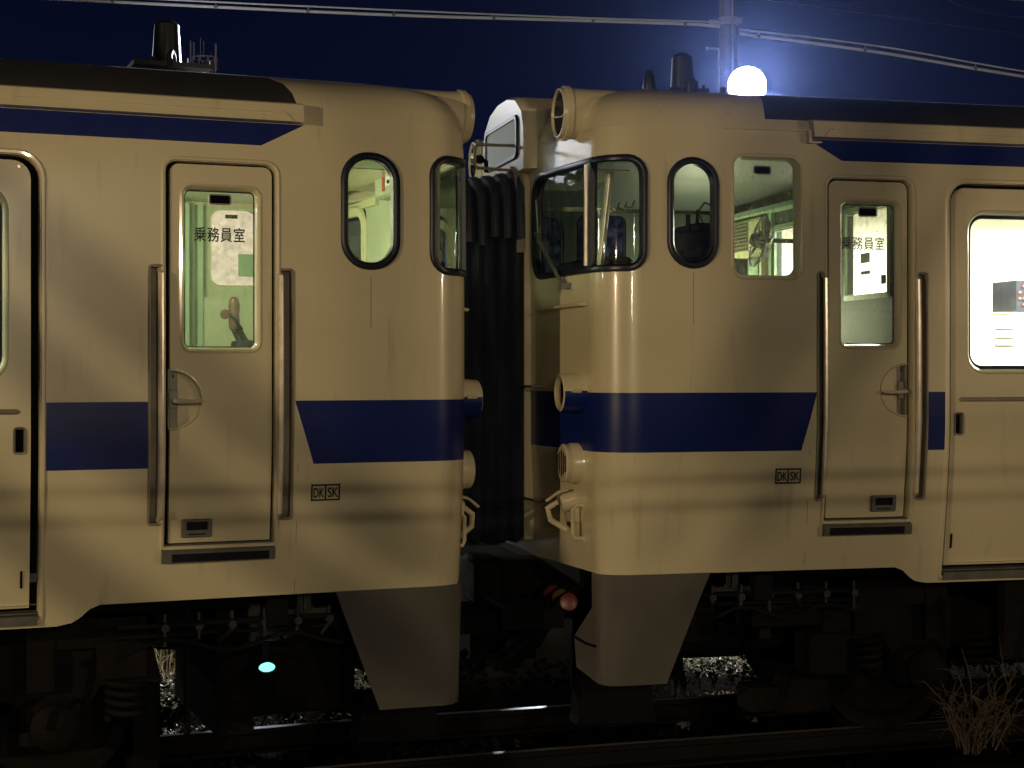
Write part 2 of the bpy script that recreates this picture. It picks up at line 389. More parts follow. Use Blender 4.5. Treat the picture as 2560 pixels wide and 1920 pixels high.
def railcar(p):
    global MIR
    MIR = p['mir']; sg = -1 if MIR else 1
    root = empty('railcar', p['loc'], p['rz']); tag(root, p['label'], 'railcar', 'railcars coupled end to end')
    Mk = lambda: MB()
    d0, d1 = p['door']; pd = p['pd']; hs = p['handle']
    # ---------------- openings
    door_hole = rrect(d0, 1.29, d1, 3.058, .05, rs=(.004, .004, .05, .05))
    small = rrect(p['small'][0], 2.60, p['small'][1], 3.122, .118, 8)
    pass_hole = rrect(pd, 0.985, pd + 1.30, 3.05, .10, rs=(.004, .004, .10, .10))
    rec = [(p['rec'][0][0], 1.405, p['rec'][0][1], 2.565), (p['rec'][1][0], 1.40, p['rec'][1][1], 2.57)]
    rec_holes = [rrect(*r, .006, 2) for r in rec]
    holes = [door_hole, small, pass_hole] + rec_holes + [SW['front']]
    if p['big']: big = rrect(p['big'][0], 2.545, p['big'][1], 3.155, .055); holes.append(big)
    saloon = [rrect(pd + 1.75 + 1.55 * k, 2.0, pd + 2.95 + 1.55 * k, 2.85, .10) for k in range(2)]
    holes += saloon
    b0 = p['ramp']
    outer = [(S_C, 1.045)] + [(S_C + (0.3 - S_C) * k / 20, 1.045 - 0.008 * k / 20) for k in range(1, 21)] + \
        [(b0, 1.035), (b0 + .045, 1.018), (b0 + .09, .978), (b0 + .125, .957), (b0 + .19, .945), (pd + 1.5, .945), (pd + 1.65, .96), (pd + 1.8, 1.035), (LEN, 1.035), (LEN, 3.30)] + \
        [(0.3 - (0.3 - S_C) * k / 20, 3.30) for k in range(21)]
    st = [([(S_C, 1.657)] + [(-0.2 + .1 * k, 1.657) for k in range(5)] + [(p['st'][1], 1.657), (p['st'][0], 1.956)] + [(0.2 - .1 * k, 1.956) for k in range(5)] + [(S_C, 1.956)], 1),
          ([(p['st'][2], 1.652), (pd - .022, 1.652), (pd - .022, 1.956), (p['st'][2], 1.956)], 1),
          ([(p['up'][0], 3.256), (p['up'][1], 3.148), (LEN, 3.148), (LEN, 3.256)], 1),
          ([(pd + 1.33, 1.655), (LEN, 1.655), (LEN, 1.956), (pd + 1.33, 1.956)], 1)]
    mb = Mk(); skin(mb, outer, holes, st)
    # far side
    fholes = [rrect(a, b, c, d, r) for (a, b, c, d, r) in p['far']] + [SW['front'], rrect(pd + 3.6, 2.0, pd + 4.8, 2.85, .10)]
    outf = [(S_C, 1.045)] + [(S_C + (0.3 - S_C) * k / 20, 1.04) for k in range(1, 21)] + [(LEN, 1.035), (LEN, 3.30)] + [(0.3 - (0.3 - S_C) * k / 20, 3.30) for k in range(21)]
    skin(mb, outf, fholes, [([(S_C, 1.657), (0.6, 1.657), (0.6, 1.956), (S_C, 1.956)], 1)], side=1)
    mb.add([(LEN, -1.42, 1.03), (LEN, 1.42, 1.03), (LEN, 1.42, 3.62), (LEN, -1.42, 3.62)], [(0, 1, 2, 3)])
    # under-floor pan
    mb.add([P(0.1, 1.045), P(LEN, 1.06), P(LEN, 1.06, 0, 1), P(0.1, 1.06, 0, 1)], [(0, 1, 2, 3)])
    mb.build('body', ['cream', 'blue'], root)
    # ---------------- roof
    ss = [LEN, 6, 4, 3, 2.4, 1.9, 1.5, 1.2, 1.0, .892, .888, .75, .6, .45, .33] + [RAD - (RAD - S0) * k / 10 for k in range(11)] + [S0 - (S0 - S_C) * k / 8 for k in range(1, 9)]
    rings = [(1.0, 3.295, -.004), (.988, 3.355, .008), (.955, 3.418, .03), (.90, 3.473, .07), (.80, 3.521, .14), (.64, 3.568, .27), (.42, 3.608, .45), (.2, 3.628, .65), (.0, 3.634, .85)]
    secs = []
    for sy, z, ex in rings:
        near = []
        for s in ss:
            x, y, _ = P(s, min(z, 3.30))
            x += ex * (1.0 if s <= RAD else max(0.0, 1 - (s - RAD) / 1.6)) * (1.0 if s <= 2 else 0)
            near.append((x, y * sy, z, s))
        far = [(x, -y, z, s) for x, y, z, s in near[::-1][1:]]
        secs.append(near + far)
    rb = Mk(); rb.v = [q[:3] for r in secs for q in r]; n = len(secs[0])
    for k in range(len(secs) - 1):
        for i in range(n - 1):
            sm = (secs[k][i][3] + secs[k][i + 1][3]) / 2
            rb.f.append([k * n + i, (k + 1) * n + i, (k + 1) * n + i + 1, k * n + i + 1]); rb.m.append(1 if (sm > .889 and k >= 1) else 0)
    roof = rb.build('roof', ['cream', 'roof'], root, smooth=40)
    # lip where the dark roof sheet starts
    # ---------------- gutter fairing
    g = Mk(); g0 = p['gut']; sx = [g0, g0 + .4, 2.5, LEN]
    g.loft([[P(s, 3.257, 0), P(s, 3.262, .062), P(s, 3.345, .060), P(s, 3.352, .052), P(s, 3.358, 0)] for s in sx], True, True)
    g.loft([[P(s, 3.300, .058), P(s, 3.301, .068), P(s, 3.309, .0685), P(s, 3.311, .058)] for s in (g0 + .10, LEN)], True, True)
    g.loft([[P(s, z, .058), P(s, z, .068), P(s - .012, z, .068), P(s - .012, z, .058)] for s, z in ((g0 + .10, 3.305), (g0 + .065, 3.266))], True, True)
    if p['drip']:
        g.loft([[P(s, 3.293, 0), P(s, 3.294, .022), P(s, 3.302, .022), P(s, 3.304, 0)] for s in (.66, .9, g0 + .01)], True, True)
        g.loft([[P(s, 3.232, 0), P(s, 3.232, .035), P(s, 3.30, .04), P(s, 3.30, 0)] for s in (g0 - .022, g0 - .004)], True, True)
        g.loft([[P(s, 3.232, 0), P(s, 3.232, .035), P(s, 3.242, .035), P(s, 3.242, 0)] for s in (g0 - .02, g0 + .05)], True, True)
    g.build('rain_gutter', 'cream', root)
    # ---------------- windscreen and windows
    ws = Mk(); sweep(ws, SW['front'], RUB)
    ws.loft([[P(S0 - .030, z, -.03), P(S0 - .030, z, .008), P(S0 - .004, z, .012), P(S0 + .018, z, .010), P(S0 + .018, z, -.03)] for z in (2.575, 2.85, 3.135)], False, False)
    ws = ws.build('windscreen', 'rubber', root)
    b = Mk(); b.loft([[P(S0 - .046, z, .002), P(S0 - .042, z, .018), P(S0 - .026, z, .020), P(S0 - .020, z, .006)] for z in (2.60, 3.115)], True, True); b.build('glazing_bar', 'steel', ws)
    gl = Mk(); skin(gl, [q for q in rrect(s_of_y(-0.50), 2.583, S0 - .02, 3.128, .1, rs=(.1, .002, .002, .1))], n=-.012, dsc=.06); gl.build('glass', 'glassdark', ws)
    gl = Mk(); skin(gl, rrect(S0, 2.583, 0.226, 3.128, .09, rs=(.002, .085, .085, .002)), n=-.012, dsc=.02); gl.build('glass', 'glass', ws)
    ws2 = Mk(); sweep(ws2, SW['front'], RUB, side=1)
    ws2.loft([[P(S0 - .030, z, -.03, 1), P(S0 - .030, z, .008, 1), P(S0 + .018, z, .010, 1), P(S0 + .018, z, -.03, 1)] for z in (2.575, 2.85, 3.135)], False, False)
    ws2 = ws2.build('windscreen', 'rubber', root)
    gl = Mk(); skin(gl, SW['front'], n=-.012, side=1, dsc=.03); gl.build('glass', 'glassdark', ws2)
    def window(path, prof, glassn, gm, frm='rubber', name='side_window', side=-1, parent=root):
        f = Mk(); sweep(f, path, prof, side=side); f = f.build(name, frm, parent)
        k = Mk(); skin(k, path, n=glassn, side=side, ds=.3, dsc=.3); k.build('glass', gm, f); return f
    window(small, RUB, -.012, 'glass')
    if p['big']:
        bw = window(big, [(-.012, -.075), (-.004, -.012), (0.002, .002), (.010, .006), (.018, 0)], -.055, 'glassdirty', 'cream', 'drop_window')
        k = Mk(); a = p['big'][0] + .13; sweep(k, rrect(a, 3.075, a + .085, 3.11, .008, 2), [(-.001, -.05), (.006, -.05), (.006, -.046), (-.001, -.046)]); k.build('pull_rim', 'alloy', bw)
        k = Mk(); skin(k, rrect(a, 3.075, a + .085, 3.11, .008, 2), n=-.05); k.build('pull_slot', 'gap', bw)
    for q in saloon: window(q, [(-.02, -.05), (-.012, .0), (0, .008), (.02, .006), (.026, 0)], -.04, 'glass', 'alloy', 'saloon_window')
    for i, (a, b_, c, d, r) in enumerate(p['far']):
        window(rrect(a, b_, c, d, r), [(-.012, -.06), (.0, -.055), (.012, -.062)], -.03, 'glassfar' if MIR else 'glassdark', 'yellow' if MIR else 'rubber', 'drop_window' if i == 0 else 'side_window', side=1)
        if MIR and i == 0:
            k = Mk(); k.add([P(s, z, -.034, 1) for s, z in ((.55, 3.07), (.63, 3.07), (.63, 3.095), (.55, 3.095))], [(0, 1, 2, 3)]); k.build('pull_slot', 'gap', root)
            k = Mk(); k.add([P(s, z, -.036, 1) for s, z in ((.42, 2.70), (.545, 2.70), (.545, 2.845), (.42, 2.845))], [(0, 1, 2, 3)]); k.build('window_notice', 'mint2', root)
    # ---------------- crew door
    q = Mk()
    pl = rrect(d0 + .016, 1.303, d1 - .022, 3.046, .04, rs=(.004, .004, .04, .04))
    wa, wb = p['dwin']; win = rrect(wa + .012, 2.19, wb - .012, 2.945, .04)
    za = 1.965; half = [(hs - .157 * sin(t), za + .142 * cos(t)) for t in [pi * k / 20 for k in range(21)]]
    half_poly = [(a, b) for a, b in half]
    skin(q, pl, [win, half_poly], n=-.016)
    sweep(q, pl, [(0, -.016), (.001, -.05)]); 
    cd = q.build('crew_door', 'cream', root)
    q = Mk(); sweep(q, win, [(-.016, -.060), (-.010, -.030), (-.002, -.016), (.004, -.009), (.014, -.016)]); q.build('window_frame', 'cream', cd)
    q = Mk(); sweep(q, win, [(-.020, -.058), (-.010, -.046)]); q.build('window_seal', 'rubber', cd)
    q = Mk(); skin(q, win, n=-.05, ds=.3, dsc=.3); q.build('glass', 'glassdirty' if not MIR else glassL, cd)
    mid = (wa + wb) / 2
    q = Mk(); rr = rrect(mid - .047, 2.872, mid + .047, 2.910, .006, 2)
    sweep(q, rr, [(-.001, -.047), (.006, -.047), (.006, -.043), (-.001, -.043)]); q.build('pull_rim', 'alloy', cd)
    q = Mk(); skin(q, rr, n=-.046); q.build('pull_slot', 'gap', cd)
    q = Mk(); lettering(q, '乗務員室', .072, p['txt'], 2.695, -.0475, sg, width=p['tw'], spacing=1.12, bold=.0010); q.build('lettering', 'ink', cd)
    q = Mk(); skin(q, half_poly, n=-.046); sweep(q, half[::-1] if True else half, [(0, -.046), (0, -.018), (.004, -.012), (.010, -.016)], closed=False); q.build('handle_dish', 'cream', cd)
    q = Mk(); skin(q, [(hs - .044, za - .138), (hs, za - .138), (hs, za + .138), (hs - .044, za + .138)], n=-.042)
    q.loft([[P(s, z, -.042) for s, z in rrect(hs - .046, za - .045, hs - .002, za + .045, .006, 2)], [P(s, z, -.030) for s, z in rrect(hs - .044, za - .043, hs - .004, za + .043, .006, 2)]], True, True); q.build('lock_plate', 'alloy', cd)
    q = Mk(); q.tube([P(hs - .022, za - .006, -.035), P(hs - .024, za - .006, .012), P(hs - .045, za - .008, .026), P(hs - .10, za - .010, .024), P(hs - .15, za - .008, .012)], [.012, .012, .011, .009, .008], 8)
    q.build('handle', 'steel', cd)
    q = Mk(); q.add([P(hs - .028, za + .100, -.041), P(hs - .018, za + .100, -.041), P(hs - .023, za + .122, -.041)], [(0, 1, 2)]); q.build('keyhole', 'gap', cd)
    q = Mk(); va, vz = p['vent']
    q.loft([[P(s, z, h) for s, z in rrect(va + i, vz + i, va + .142 - i, vz + .086 - i, .008, 3)] for h, i in ((-.018, 0), (-.006, 0), (-.002, .004))], True, False)
    skin(q, rrect(va + .004, vz + .004, va + .138, vz + .082, .006, 3), [rrect(va + .022, vz + .034, va + .120, vz + .073, .002, 1), rrect(va + .03, vz + .012, va + .112, vz + .018, .001, 1)], n=-.002)
    for ca, cz in ((.011, .011), (.131, .011), (.011, .075), (.131, .075)):
        x, y, z = P(va + ca, vz + cz, -.002); q.lathe((x, y, z), (0, -1, 0), [(0, .005), (.003, .004)], 8)
    vent = q.build('vent_plate', 'alloy', cd)
    q = Mk(); skin(q, rrect(va + .006, vz + .008, va + .136, vz + .078, .002, 1), n=-.014); q.build('vent_slot', 'navybox', vent)
    if not MIR:   # papers behind the glass of the far partition belong to the cab
        pass
    q = Mk(); sweep(q, door_hole, [(-.004, -.06), (.002, .0), (.006, .006), (.014, .007), (.022, 0)]); q.build('door_surround', 'cream', root)
    q = Mk(); skin(q, rrect(d0 - .01, 1.28, d1 + .01, 3.07, .05), [rrect(d0 + .04, 1.33, d1 - .05, 3.02, .04)], n=-.045); q.build('door_seal', 'gap', root)
    q = Mk(); a, b_ = d0 - .004, d1 + .012
    q.loft([[P(s, 1.212, 0), P(s, 1.214, .028), P(s, 1.262, .030), P(s, 1.270, .012), P(s, 1.298, -.02)] for s in (a, b_)], True, True); sill = q.build('door_sill', 'alloy', root)
    q = Mk(); q.loft([[P(s, 1.218, .0285), P(s, 1.218, .032), P(s, 1.256, .034), P(s, 1.256, .029)] for s in (a + .03, b_ - .045)], True, True); q.build('tread_insert', 'navybox', sill)
    # ---------------- handrails in their recesses
    for r, hole, tb in zip(rec, rec_holes, p['tube']):
        q = Mk(); q.tube([P(tb, 1.412, -.02), P(tb, 1.43, .012), P(tb, 1.8, .018), P(tb, 2.3, .018), P(tb, 2.54, .012), P(tb, 2.556, -.02)], .0155, 10); hr = q.build('handrail', 'steel', root)
        q = Mk(); skin(q, hole, n=-.05); sweep(q, hole, [(0, -.05), (0.001, .0), (.003, .006), (.009, .006), (.012, 0)]); q.build('handrail_recess', 'recess', hr)
    # ---------------- passenger door
    q = Mk(); pa = pd + p['gap']
    pl = rrect(pa, 1.035, pd + 1.27, 3.028, .08, rs=(.003, .003, .08, .08)); pw = rrect(pa + p['pwin'], 2.06, pa + p['pwin'] + .78, 2.905, .10, 8)
    lat = rrect(pa + .028, 1.735, pa + .066, 1.838, .006, 2)
    skin(q, pl, [pw, lat], n=-.022); sweep(q, pl, [(0, -.022), (.001, -.06)]); pdoor = q.build('passenger_door', 'cream', root)
    q = Mk(); sweep(q, pw, [(-.018, -.065), (-.012, -.035), (0, -.018), (.006, -.014), (.012, -.022)]); q.build('window_frame', 'yellow' if MIR else 'cream', pdoor)
    q = Mk(); sweep(q, pw, [(-.034, -.055), (-.012, -.050)]); q.build('window_seal', 'rubber', pdoor)
    q = Mk(); skin(q, pw, n=-.05, ds=.3, dsc=.3); q.build('glass', 'glass', pdoor)
    q = Mk(); sweep(q, lat, [(-.004, -.05), (0, -.018), (.008, -.016), (.010, -.022)]); lt = q.build('latch_frame', 'alloy', pdoor)
    q = Mk(); skin(q, lat, n=-.048); q.build('latch_pocket', 'gap', lt)
    q = Mk(); zz = 1.915; q.loft([[P(s, zz + h * sin(t), -.022 + .013 * cos(t) * (0.2 if e else 1)) for t in [pi * k / 6 - pi / 2 for k in range(7)]] for s, e, h in ((pa + .045, 1, .002), (pa + .06, 0, .012), (pa + 1.0, 0, .012), (pa + 1.02, 1, .002))], False, False); q.build('pull_bar', 'recess', pdoor)
    q = Mk(); q.loft([[P(s, z, h) for s, z in rrect(pa + .030, 1.125, pa + .040, 1.205, .004, 3)] for h in (-.022, -.017)], True, True); q.build('lock_slot', 'black', pdoor)
    q = Mk(); x, y, z = P(pa + .05, 3.0, -.02); q.lathe((x, y, z), (0, -1, 0), [(0, .008), (.003, .007)], 10); q.build('door_bolt', 'steel', pdoor)
    q = Mk(); sweep(q, pass_hole, [(-.003, -.06), (.002, .0), (.006, .008), (.018, .009), (.026, 0)]); q.build('door_surround', 'cream', root)
    q = Mk(); skin(q, rrect(pd - .012, .97, pd + 1.32, 3.06, .1), [rrect(pa + .05, 1.06, pd + 1.2, 3.0, .06)], n=-.055); q.build('door_seal', 'gap', root)
    q = Mk(); q.loft([[P(s, .958, 0), P(s, .960, .022), P(s, 1.0, .020), P(s, 1.006, -.02)] for s in (pd + .005, pd + 1.31)], True, True)
    q.loft([[P(s, 1.008, -.05), P(s, 1.008, .004), P(s, 1.014, .004), P(s, 1.02, -.05)] for s in (pd + .005, pd + 1.31)], True, True); q.build('door_sill', 'alloy', root)
    # ---------------- DK | SK marking
    q = Mk(); a, zb = p['dk']; Wd, Hh = .142, .079; e = .0015
    s_l = a if sg > 0 else a + Wd          # the left edge as seen
    X = lambda f: s_l + sg * f
    stroke(q, [((X(0), zb + .004), (X(Wd), zb + .004)), ((X(0), zb + Hh - .004), (X(Wd), zb + Hh - .004)), ((X(.004), zb), (X(.004), zb + Hh)), ((X(Wd - .004), zb), (X(Wd - .004), zb + Hh)), ((X(Wd / 2), zb), (X(Wd / 2), zb + Hh))], .0085, e)
    for f, tx in ((.013, 'DK'), (.013 + Wd / 2 - .002, 'SK')): lettering(q, tx, .066, X(f), zb + .016, e + .0004, sg, width=.050, bold=.0012)
    q.build('car_marking', 'ink', root)
    # ---------------- front fittings
    def frontal(y, z, prof, axis=None, r=None):
        s = s_of_y(y); x, yy, zz = P(s, z); k = Mk(); k.lathe((x, yy, zz), axis or (-1, 0, 0), prof, 28); return k, (x, yy, zz)
    for side in (-1, 1):
        yy = 1.02 * side; yt = 1.12 * side
        def fl(y, z, prof, ax=(-1, 0, 0)):
            x, y0, z0 = P(s_of_y(-abs(y)), z); k = Mk(); k.lathe((x, y, z), ax, prof, 28, caps=False); return k, x
        k, x = fl(yy, 3.405, [(-.55, .128), (-.02, .130), (.04, .134), (.05, .143), (.075, .143), (.08, .132), (.100, .128), (.102, .119), (.085, .116)]); hl = k.build('headlamp', 'cream', root)
        k = Mk(); k.lathe((x, yy, 3.405), (-1, 0, 0), [(.03, .0), (.034, .04), (.058, .085), (.088, .117)], 28, caps=False); k.build('lamp_reflector', 'lens', hl)
        k, x = fl(yt, 1.953, [(-.08, .104), (.05, .102), (.105, .096), (.11, .088), (.05, .084)]); 
        x0, y0, _ = P(s_of_y(-1.12), 1.95)
        k.tube([(x0 - .02, side * 1.218, 1.963), (x0 - .07, side * 1.222, 1.963)], [.012, .009], 8); tl = k.build('tail_lamp', ['cream'], root)
        k = Mk(); k.lathe((x, yt, 1.953), (-1, 0, 0), [(.085, .0875), (.097, .05), (.10, .0)], 24, caps=False); k.build('lamp_lens', 'taillens', tl)
        k = Mk(); k.lathe((x, yt, 1.953), (-1, 0, 0), [(-.02, .1048), (.05, .1030), (.104, .0972)], 28, caps=False)
        k.f = [f for f in k.f if sum(k.v[i][2] for i in f) / 4 < 1.953]; k.m = [0] * len(k.f); k.build('blue_band', 'blue', tl)
        k, x = fl(1.08 * side, 1.59, [(-.10, .104), (.04, .104), (.05, .098)]); hc = k.build('horn_cover', 'cream', root)
        k = Mk(); k.lathe((x, 1.08 * side, 1.59), (-1, 0, 0), [(.045, .098), (.075, .1), (.082, .092), (.0835, .0)], 28, caps=False); gp = k.build('horn_grille', 'cream', hc)
        k = Mk()
        for j in range(-2, 3): k.box((x - .0862, 1.08 * side + j * .034 - .0055, 1.59 - .070 + abs(j) * .014), (x - .081, 1.08 * side + j * .034 + .0055, 1.59 + .070 - abs(j) * .014))
        k.build('grille_slot', 'gap', hc)
        # grab loop
        x, y, z = P(s_of_y(-1.13), 1.3); y *= 1 if side < 0 else -1
        k = Mk(); k.tube([(x + .02, y, 1.375), (x - .035, y, 1.372), (x - .055, y, 1.35), (x - .055, y, 1.23), (x - .045, y, 1.205), (x + .02, y, 1.20)], .011, 8); k.build('grab_handle', 'cream', root)
        # jumper socket with its cable
        x, y, z = P(s_of_y(-1.0), 1.4); y *= 1 if side < 0 else -1
        k = Mk(); k.lathe((x + .02, y, 1.40), (-1, 0, -.25), [(0, .055), (.07, .055), (.09, .045)], 16)
        k.box((x - .02, y - .06, 1.28), (x + .03, y + .06, 1.40)); k.tube([(x - .08, y, 1.385), (x - .13, y + .01, 1.35), (x - .12, y - .01, 1.29), (x - .04, y - .04, 1.24)], .016, 8)
        k.tube([(x - .04, y - .05, 1.45), (x - .09, y - .045, 1.435), (x - .15, y - .03, 1.39)], .008, 6); k.build('jumper_socket', 'cream', root)
    # thin rails across the front
    for z, ya, yb in ((2.40, -1.22, -.62),):
        for side in (-1, 1):
            pts = [P(s_of_y(y), z + d, n, side) for y, d, n in ((ya, .006, .0), (ya + .015, .005, .035), (yb - .02, 0, .035), (yb, 0, 0))]
            k = Mk(); k.tube(pts, .009, 8); k.build('front_rail', 'cream', root)
    for z in (1.98, 1.36):
        k = Mk(); k.tube([P(s_of_y(-.62), z, .0), P(s_of_y(-.6), z, .05), P(s_of_y(-.36), z, .06)], .007, 6); k.build('step_rung', 'alloy', root)
    # wiper
    for side in (-1, 1):
        k = Mk()
        a = P(s_of_y(-.98), 2.515, .03, side)
        for o in (0, .022):
            k.tube([(a[0], a[1] + o * side * -1, a[2]), P(s_of_y(-.80 + o), 2.66, .035, side), P(s_of_y(-.60 + o), 2.82, .03, side)], [.008, .006, .005], 6)
        k.tube([P(s_of_y(-.62), 2.76, .022, side), P(s_of_y(-.58), 3.0, .022, side)], .006, 6)
        k.box((a[0] - .02, a[1] - .03, a[2] - .02), (a[0] + .04, a[1] + .03, a[2] + .01)); k.build('wiper', 'alloy', root)
    # destination sign box on the brow
    k = Mk(); yb = .52
    sec = lambda x, e: [(x, -yb + e, 3.18), (x, yb - e, 3.18), (x, yb - e * .8, 3.40), (x, yb - .05 - e, 3.515), (x, yb - .20 - e, 3.60), (x, .12, 3.635), (x, -.12, 3.635), (x, -yb + .20 + e, 3.60), (x, -yb + .05 + e, 3.515), (x, -yb + e * .8, 3.40)]
    shrink = lambda q, f, dx: [(dx, y * f, 3.18 + (z - 3.18) * (1 - (1 - f) * .8)) for x, y, z in q]
    k.loft([shrink(sec(0, 0), 1.0, .45), sec(-.10, 0), shrink(sec(0, 0), .985, -.135), shrink(sec(0, 0), .955, -.155)], True, True); sb = k.build('sign_box', 'cream', root)
    k = Mk(); yz = rrect(-.37, 3.275, .37, 3.475, .04)
    k.loft([[(-.155, y, z) for y, z in rrect(-.395, 3.25, .395, 3.50, .06)], [(-.17, y, z) for y, z in rrect(-.39, 3.255, .39, 3.495, .055)], [(-.17, y, z) for y, z in yz], [(-.158, y, z) for y, z in yz]], True, False); k.build('sign_gasket', 'rubber', sb)
    k = Mk(); k.add([(-.16, y, z) for y, z in yz], [tuple(range(len(yz)))]); k.build('sign_glass', 'noticegrey', sb)
    # gangway frame and end door
    k = Mk(); fr = rrect(-.43, 1.12, .43, 3.19, .12, rs=(.03, .03, .16, .16)); fi = rrect(-.385, 1.15, .385, 3.14, .1, rs=(.02, .02, .12, .12))
    xf = P(S_C, 2.0)[0]
    k.loft([[(xf + .02, y, z) for y, z in fr], [(xf - .035, y, z) for y, z in fr], [(xf - .035, y, z) for y, z in fi], [(xf + .02, y, z) for y, z in fi]], True, False); k.build('gangway_frame', 'cream', root)
    k = Mk(); k.add([(xf - .004, y, z) for y, z in fi], [tuple(range(len(fi)))]); k.build('end_door', 'navybox', root)
    # ---------------- cab interior
    li = Mk(); lim = ['mint', 'white']
    zt = 3.14
    pol = [(S_C, 1.2)] + [(S_C + (.3 - S_C) * k / 12, 1.2) for k in range(1, 13)] + [(1.8, 1.2), (1.8, zt)] + [(.3 - (.3 - S_C) * k / 12, zt) for k in range(13)]
    skin(li, pol, [h for h in holes if max(q[0] for q in h) < 1.8 and h not in rec_holes], n=-.052)
    skin(li, pol, fholes[:len(p['far'])] + [SW['front']], n=-.062, side=1)
    li.add([P(.0, zt + .02, -.1), P(1.8, zt + .02, -.1), (1.8, 0, 3.2), (0, 0, 3.2)], [(0, 1, 2, 3)]); li.add([P(.0, zt + .02, -.1, 1), P(1.8, zt + .02, -.1, 1), (1.8, 0, 3.2), (0, 0, 3.2)], [(0, 1, 2, 3)])
    li.build('cab_lining', ['mint' if MIR else 'mint_shaded', 'white'], root)
    k = Mk(); k.box((0.14, -1.26, 1.18), (1.8, 1.26, 1.22)); k.build('cab_floor', 'floor', root)
    # partition between cab and saloon, built round its openings
    k = Mk(); ops = p['part']; ys = sorted({-1.39, 1.39} | {o[0] for o in ops} | {o[2] for o in ops}); 
    for ya, yb2 in zip(ys, ys[1:]):
        zs = [1.22]
        for o in ops:
            if o[0] <= ya and o[2] >= yb2: zs += [o[1], o[3]]
        zs.append(3.24)
        for za_, zb_ in zip(zs[::2], zs[1::2]): k.box((1.80, ya, za_), (1.835, yb2, zb_))
    pt = k.build('partition', 'mint' if MIR else 'mint_shaded', root, smooth=0)
    for o in ops:
        k = Mk(); k.loft([[(1.79, y, z) for y, z in rrect(o[0] - .03, o[1] - .03, o[2] + .03, o[3] + .03, .02)], [(1.785, y, z) for y, z in rrect(o[0], o[1], o[2], o[3], .01)], [(1.84, y, z) for y, z in rrect(o[0], o[1], o[2], o[3], .01)]], True, False); k.build('opening_trim', 'mint2', pt)
    p['interior'](root)
    # ---------------- saloon
    k = Mk(); k.box((1.86, 1.36, 1.2), (LEN - .02, 1.385, 2.0)); k.box((1.86, 1.36, 2.85), (LEN - .02, 1.385, 3.3)); k.box((1.86, 1.36, 2.0), (pd + 3.5, 1.385, 2.85))
    k.box((1.86, -1.39, 3.2), (LEN - .02, 1.39, 3.24)); k.box((LEN - .05, -1.39, 1.2), (LEN - .02, 1.39, 3.2)); k.build('saloon_wall', 'white', root, smooth=0)
    k = Mk(); k.box((1.86, -1.36, 1.15), (LEN - .02, 1.36, 1.19)); k.build('saloon_floor', 'floor', root)
    k = Mk(); k.box((2.6, -.10, 3.14), (LEN - .6, .10, 3.19), bev=.01); k.build('ceiling_light', 'tube', root)
    lamp('saloon_light', 'AREA', (4.5 * sg, 0, 3.12), p['slight'], (1.0, .97, .80), 4.5, root, (0, 0, 0), .4)
    for sq, za_, zb_ in p['seams']:
        k = Mk(); stroke(k, [((sq, za_), (sq, (za_ + zb_) / 2)), ((sq, (za_ + zb_) / 2), (sq, zb_))], .003, .0008); k.build('panel_seam', 'recess', root)
    # ---------------- underframe, bogie
    k = Mk(); random.seed(4 if MIR else 6)
    for j, (yy, zz) in enumerate(((-1.20, .90), (-1.16, .845), (-1.22, .80))):
        pts = [(p['ramp'] - .1 + (.62 - p['ramp'] + .1) * i / 10, yy + random.uniform(-.01, .01), zz - (.035 * sin(i * 1.2 + j) if j == 2 else .0)) for i in range(11)]; k.tube(pts, .011 + .004 * (j == 0), 6)
    k.build('brake_pipe', 'brown', root)
    for i in range(6):
        k = Mk(); k.tube([(.68 + i * .16, -1.2, .95), (.68 + i * .16, -1.2, .86 - .03 * (i % 3)), (.70 + i * .16 + .03 * (i % 2), -1.14, .80)], .010, 6); k.lathe((.68 + i * .16, -1.2, .885), (0, -1, 0), [(-.02, .02), (.02, .02)], 8); k.build('valve_tap', 'greybox', root)
    k = Mk(); k.box((.05, -.9, .93), (LEN, .9, 1.04)); k.box((.1, -.30, .66), (LEN, -.16, .95)); k.box((.1, .16, .66), (LEN, .30, .95)); k.box((.35, -1.2, .85), (.5, 1.2, 1.0)); k.box((.9, -1.25, .87), (1.0, 1.25, 1.0)); k.build('underframe', 'black', root, smooth=0)
    for yb in (-1,):
        k = Mk(); a = p['brk']; y = -1.15
        poly = [(a - .11, .93), (a + .11, .93), (a + .11, .955), (a + .05, .955), (a + .035, .975), (a + .035, 1.03), (a - .035, 1.03), (a - .035, .975), (a - .05, .955), (a - .11, .955)]
        k.prism([(s, z - .02) for s, z in poly], 1, y - .03, y + .03); k.box((a - .008, y - .05, .93), (a + .008, y + .1, 1.02)); k.build('jacking_bracket', 'greybox', root)
    bg_ = Mk(); by = .97
    for s in (-1, 1):
        poly = [(1.46, .60), (1.75, .60), (1.80, .52), (2.1, .52), (2.3, .60), (2.65, .44), (3.35, .44), (3.7, .60), (3.9, .52), (4.2, .52), (4.5, .60), (4.6, .74), (3.8, .80), (3.5, .72), (2.5, .72), (2.2, .82), (1.52, .84)]
        bg_.prism(poly, 1, s * by - .05, s * by + .05)
        bg_.box((1.545, s * 1.08, .64), (1.775, s * .98, .93)); bg_.box((1.97, s * 1.08, .60), (2.10, s * .98, .88)); bg_.box((1.545, s * 1.07, .79), (2.10, s * .99, .93))
        bg_.box((2.6, s * .6, .74), (3.4, s * 1.1, .95))
    bg_.box((2.6, -.9, .42), (3.4, .9, .70)); bog = bg_.build('bogie', 'brown', root)
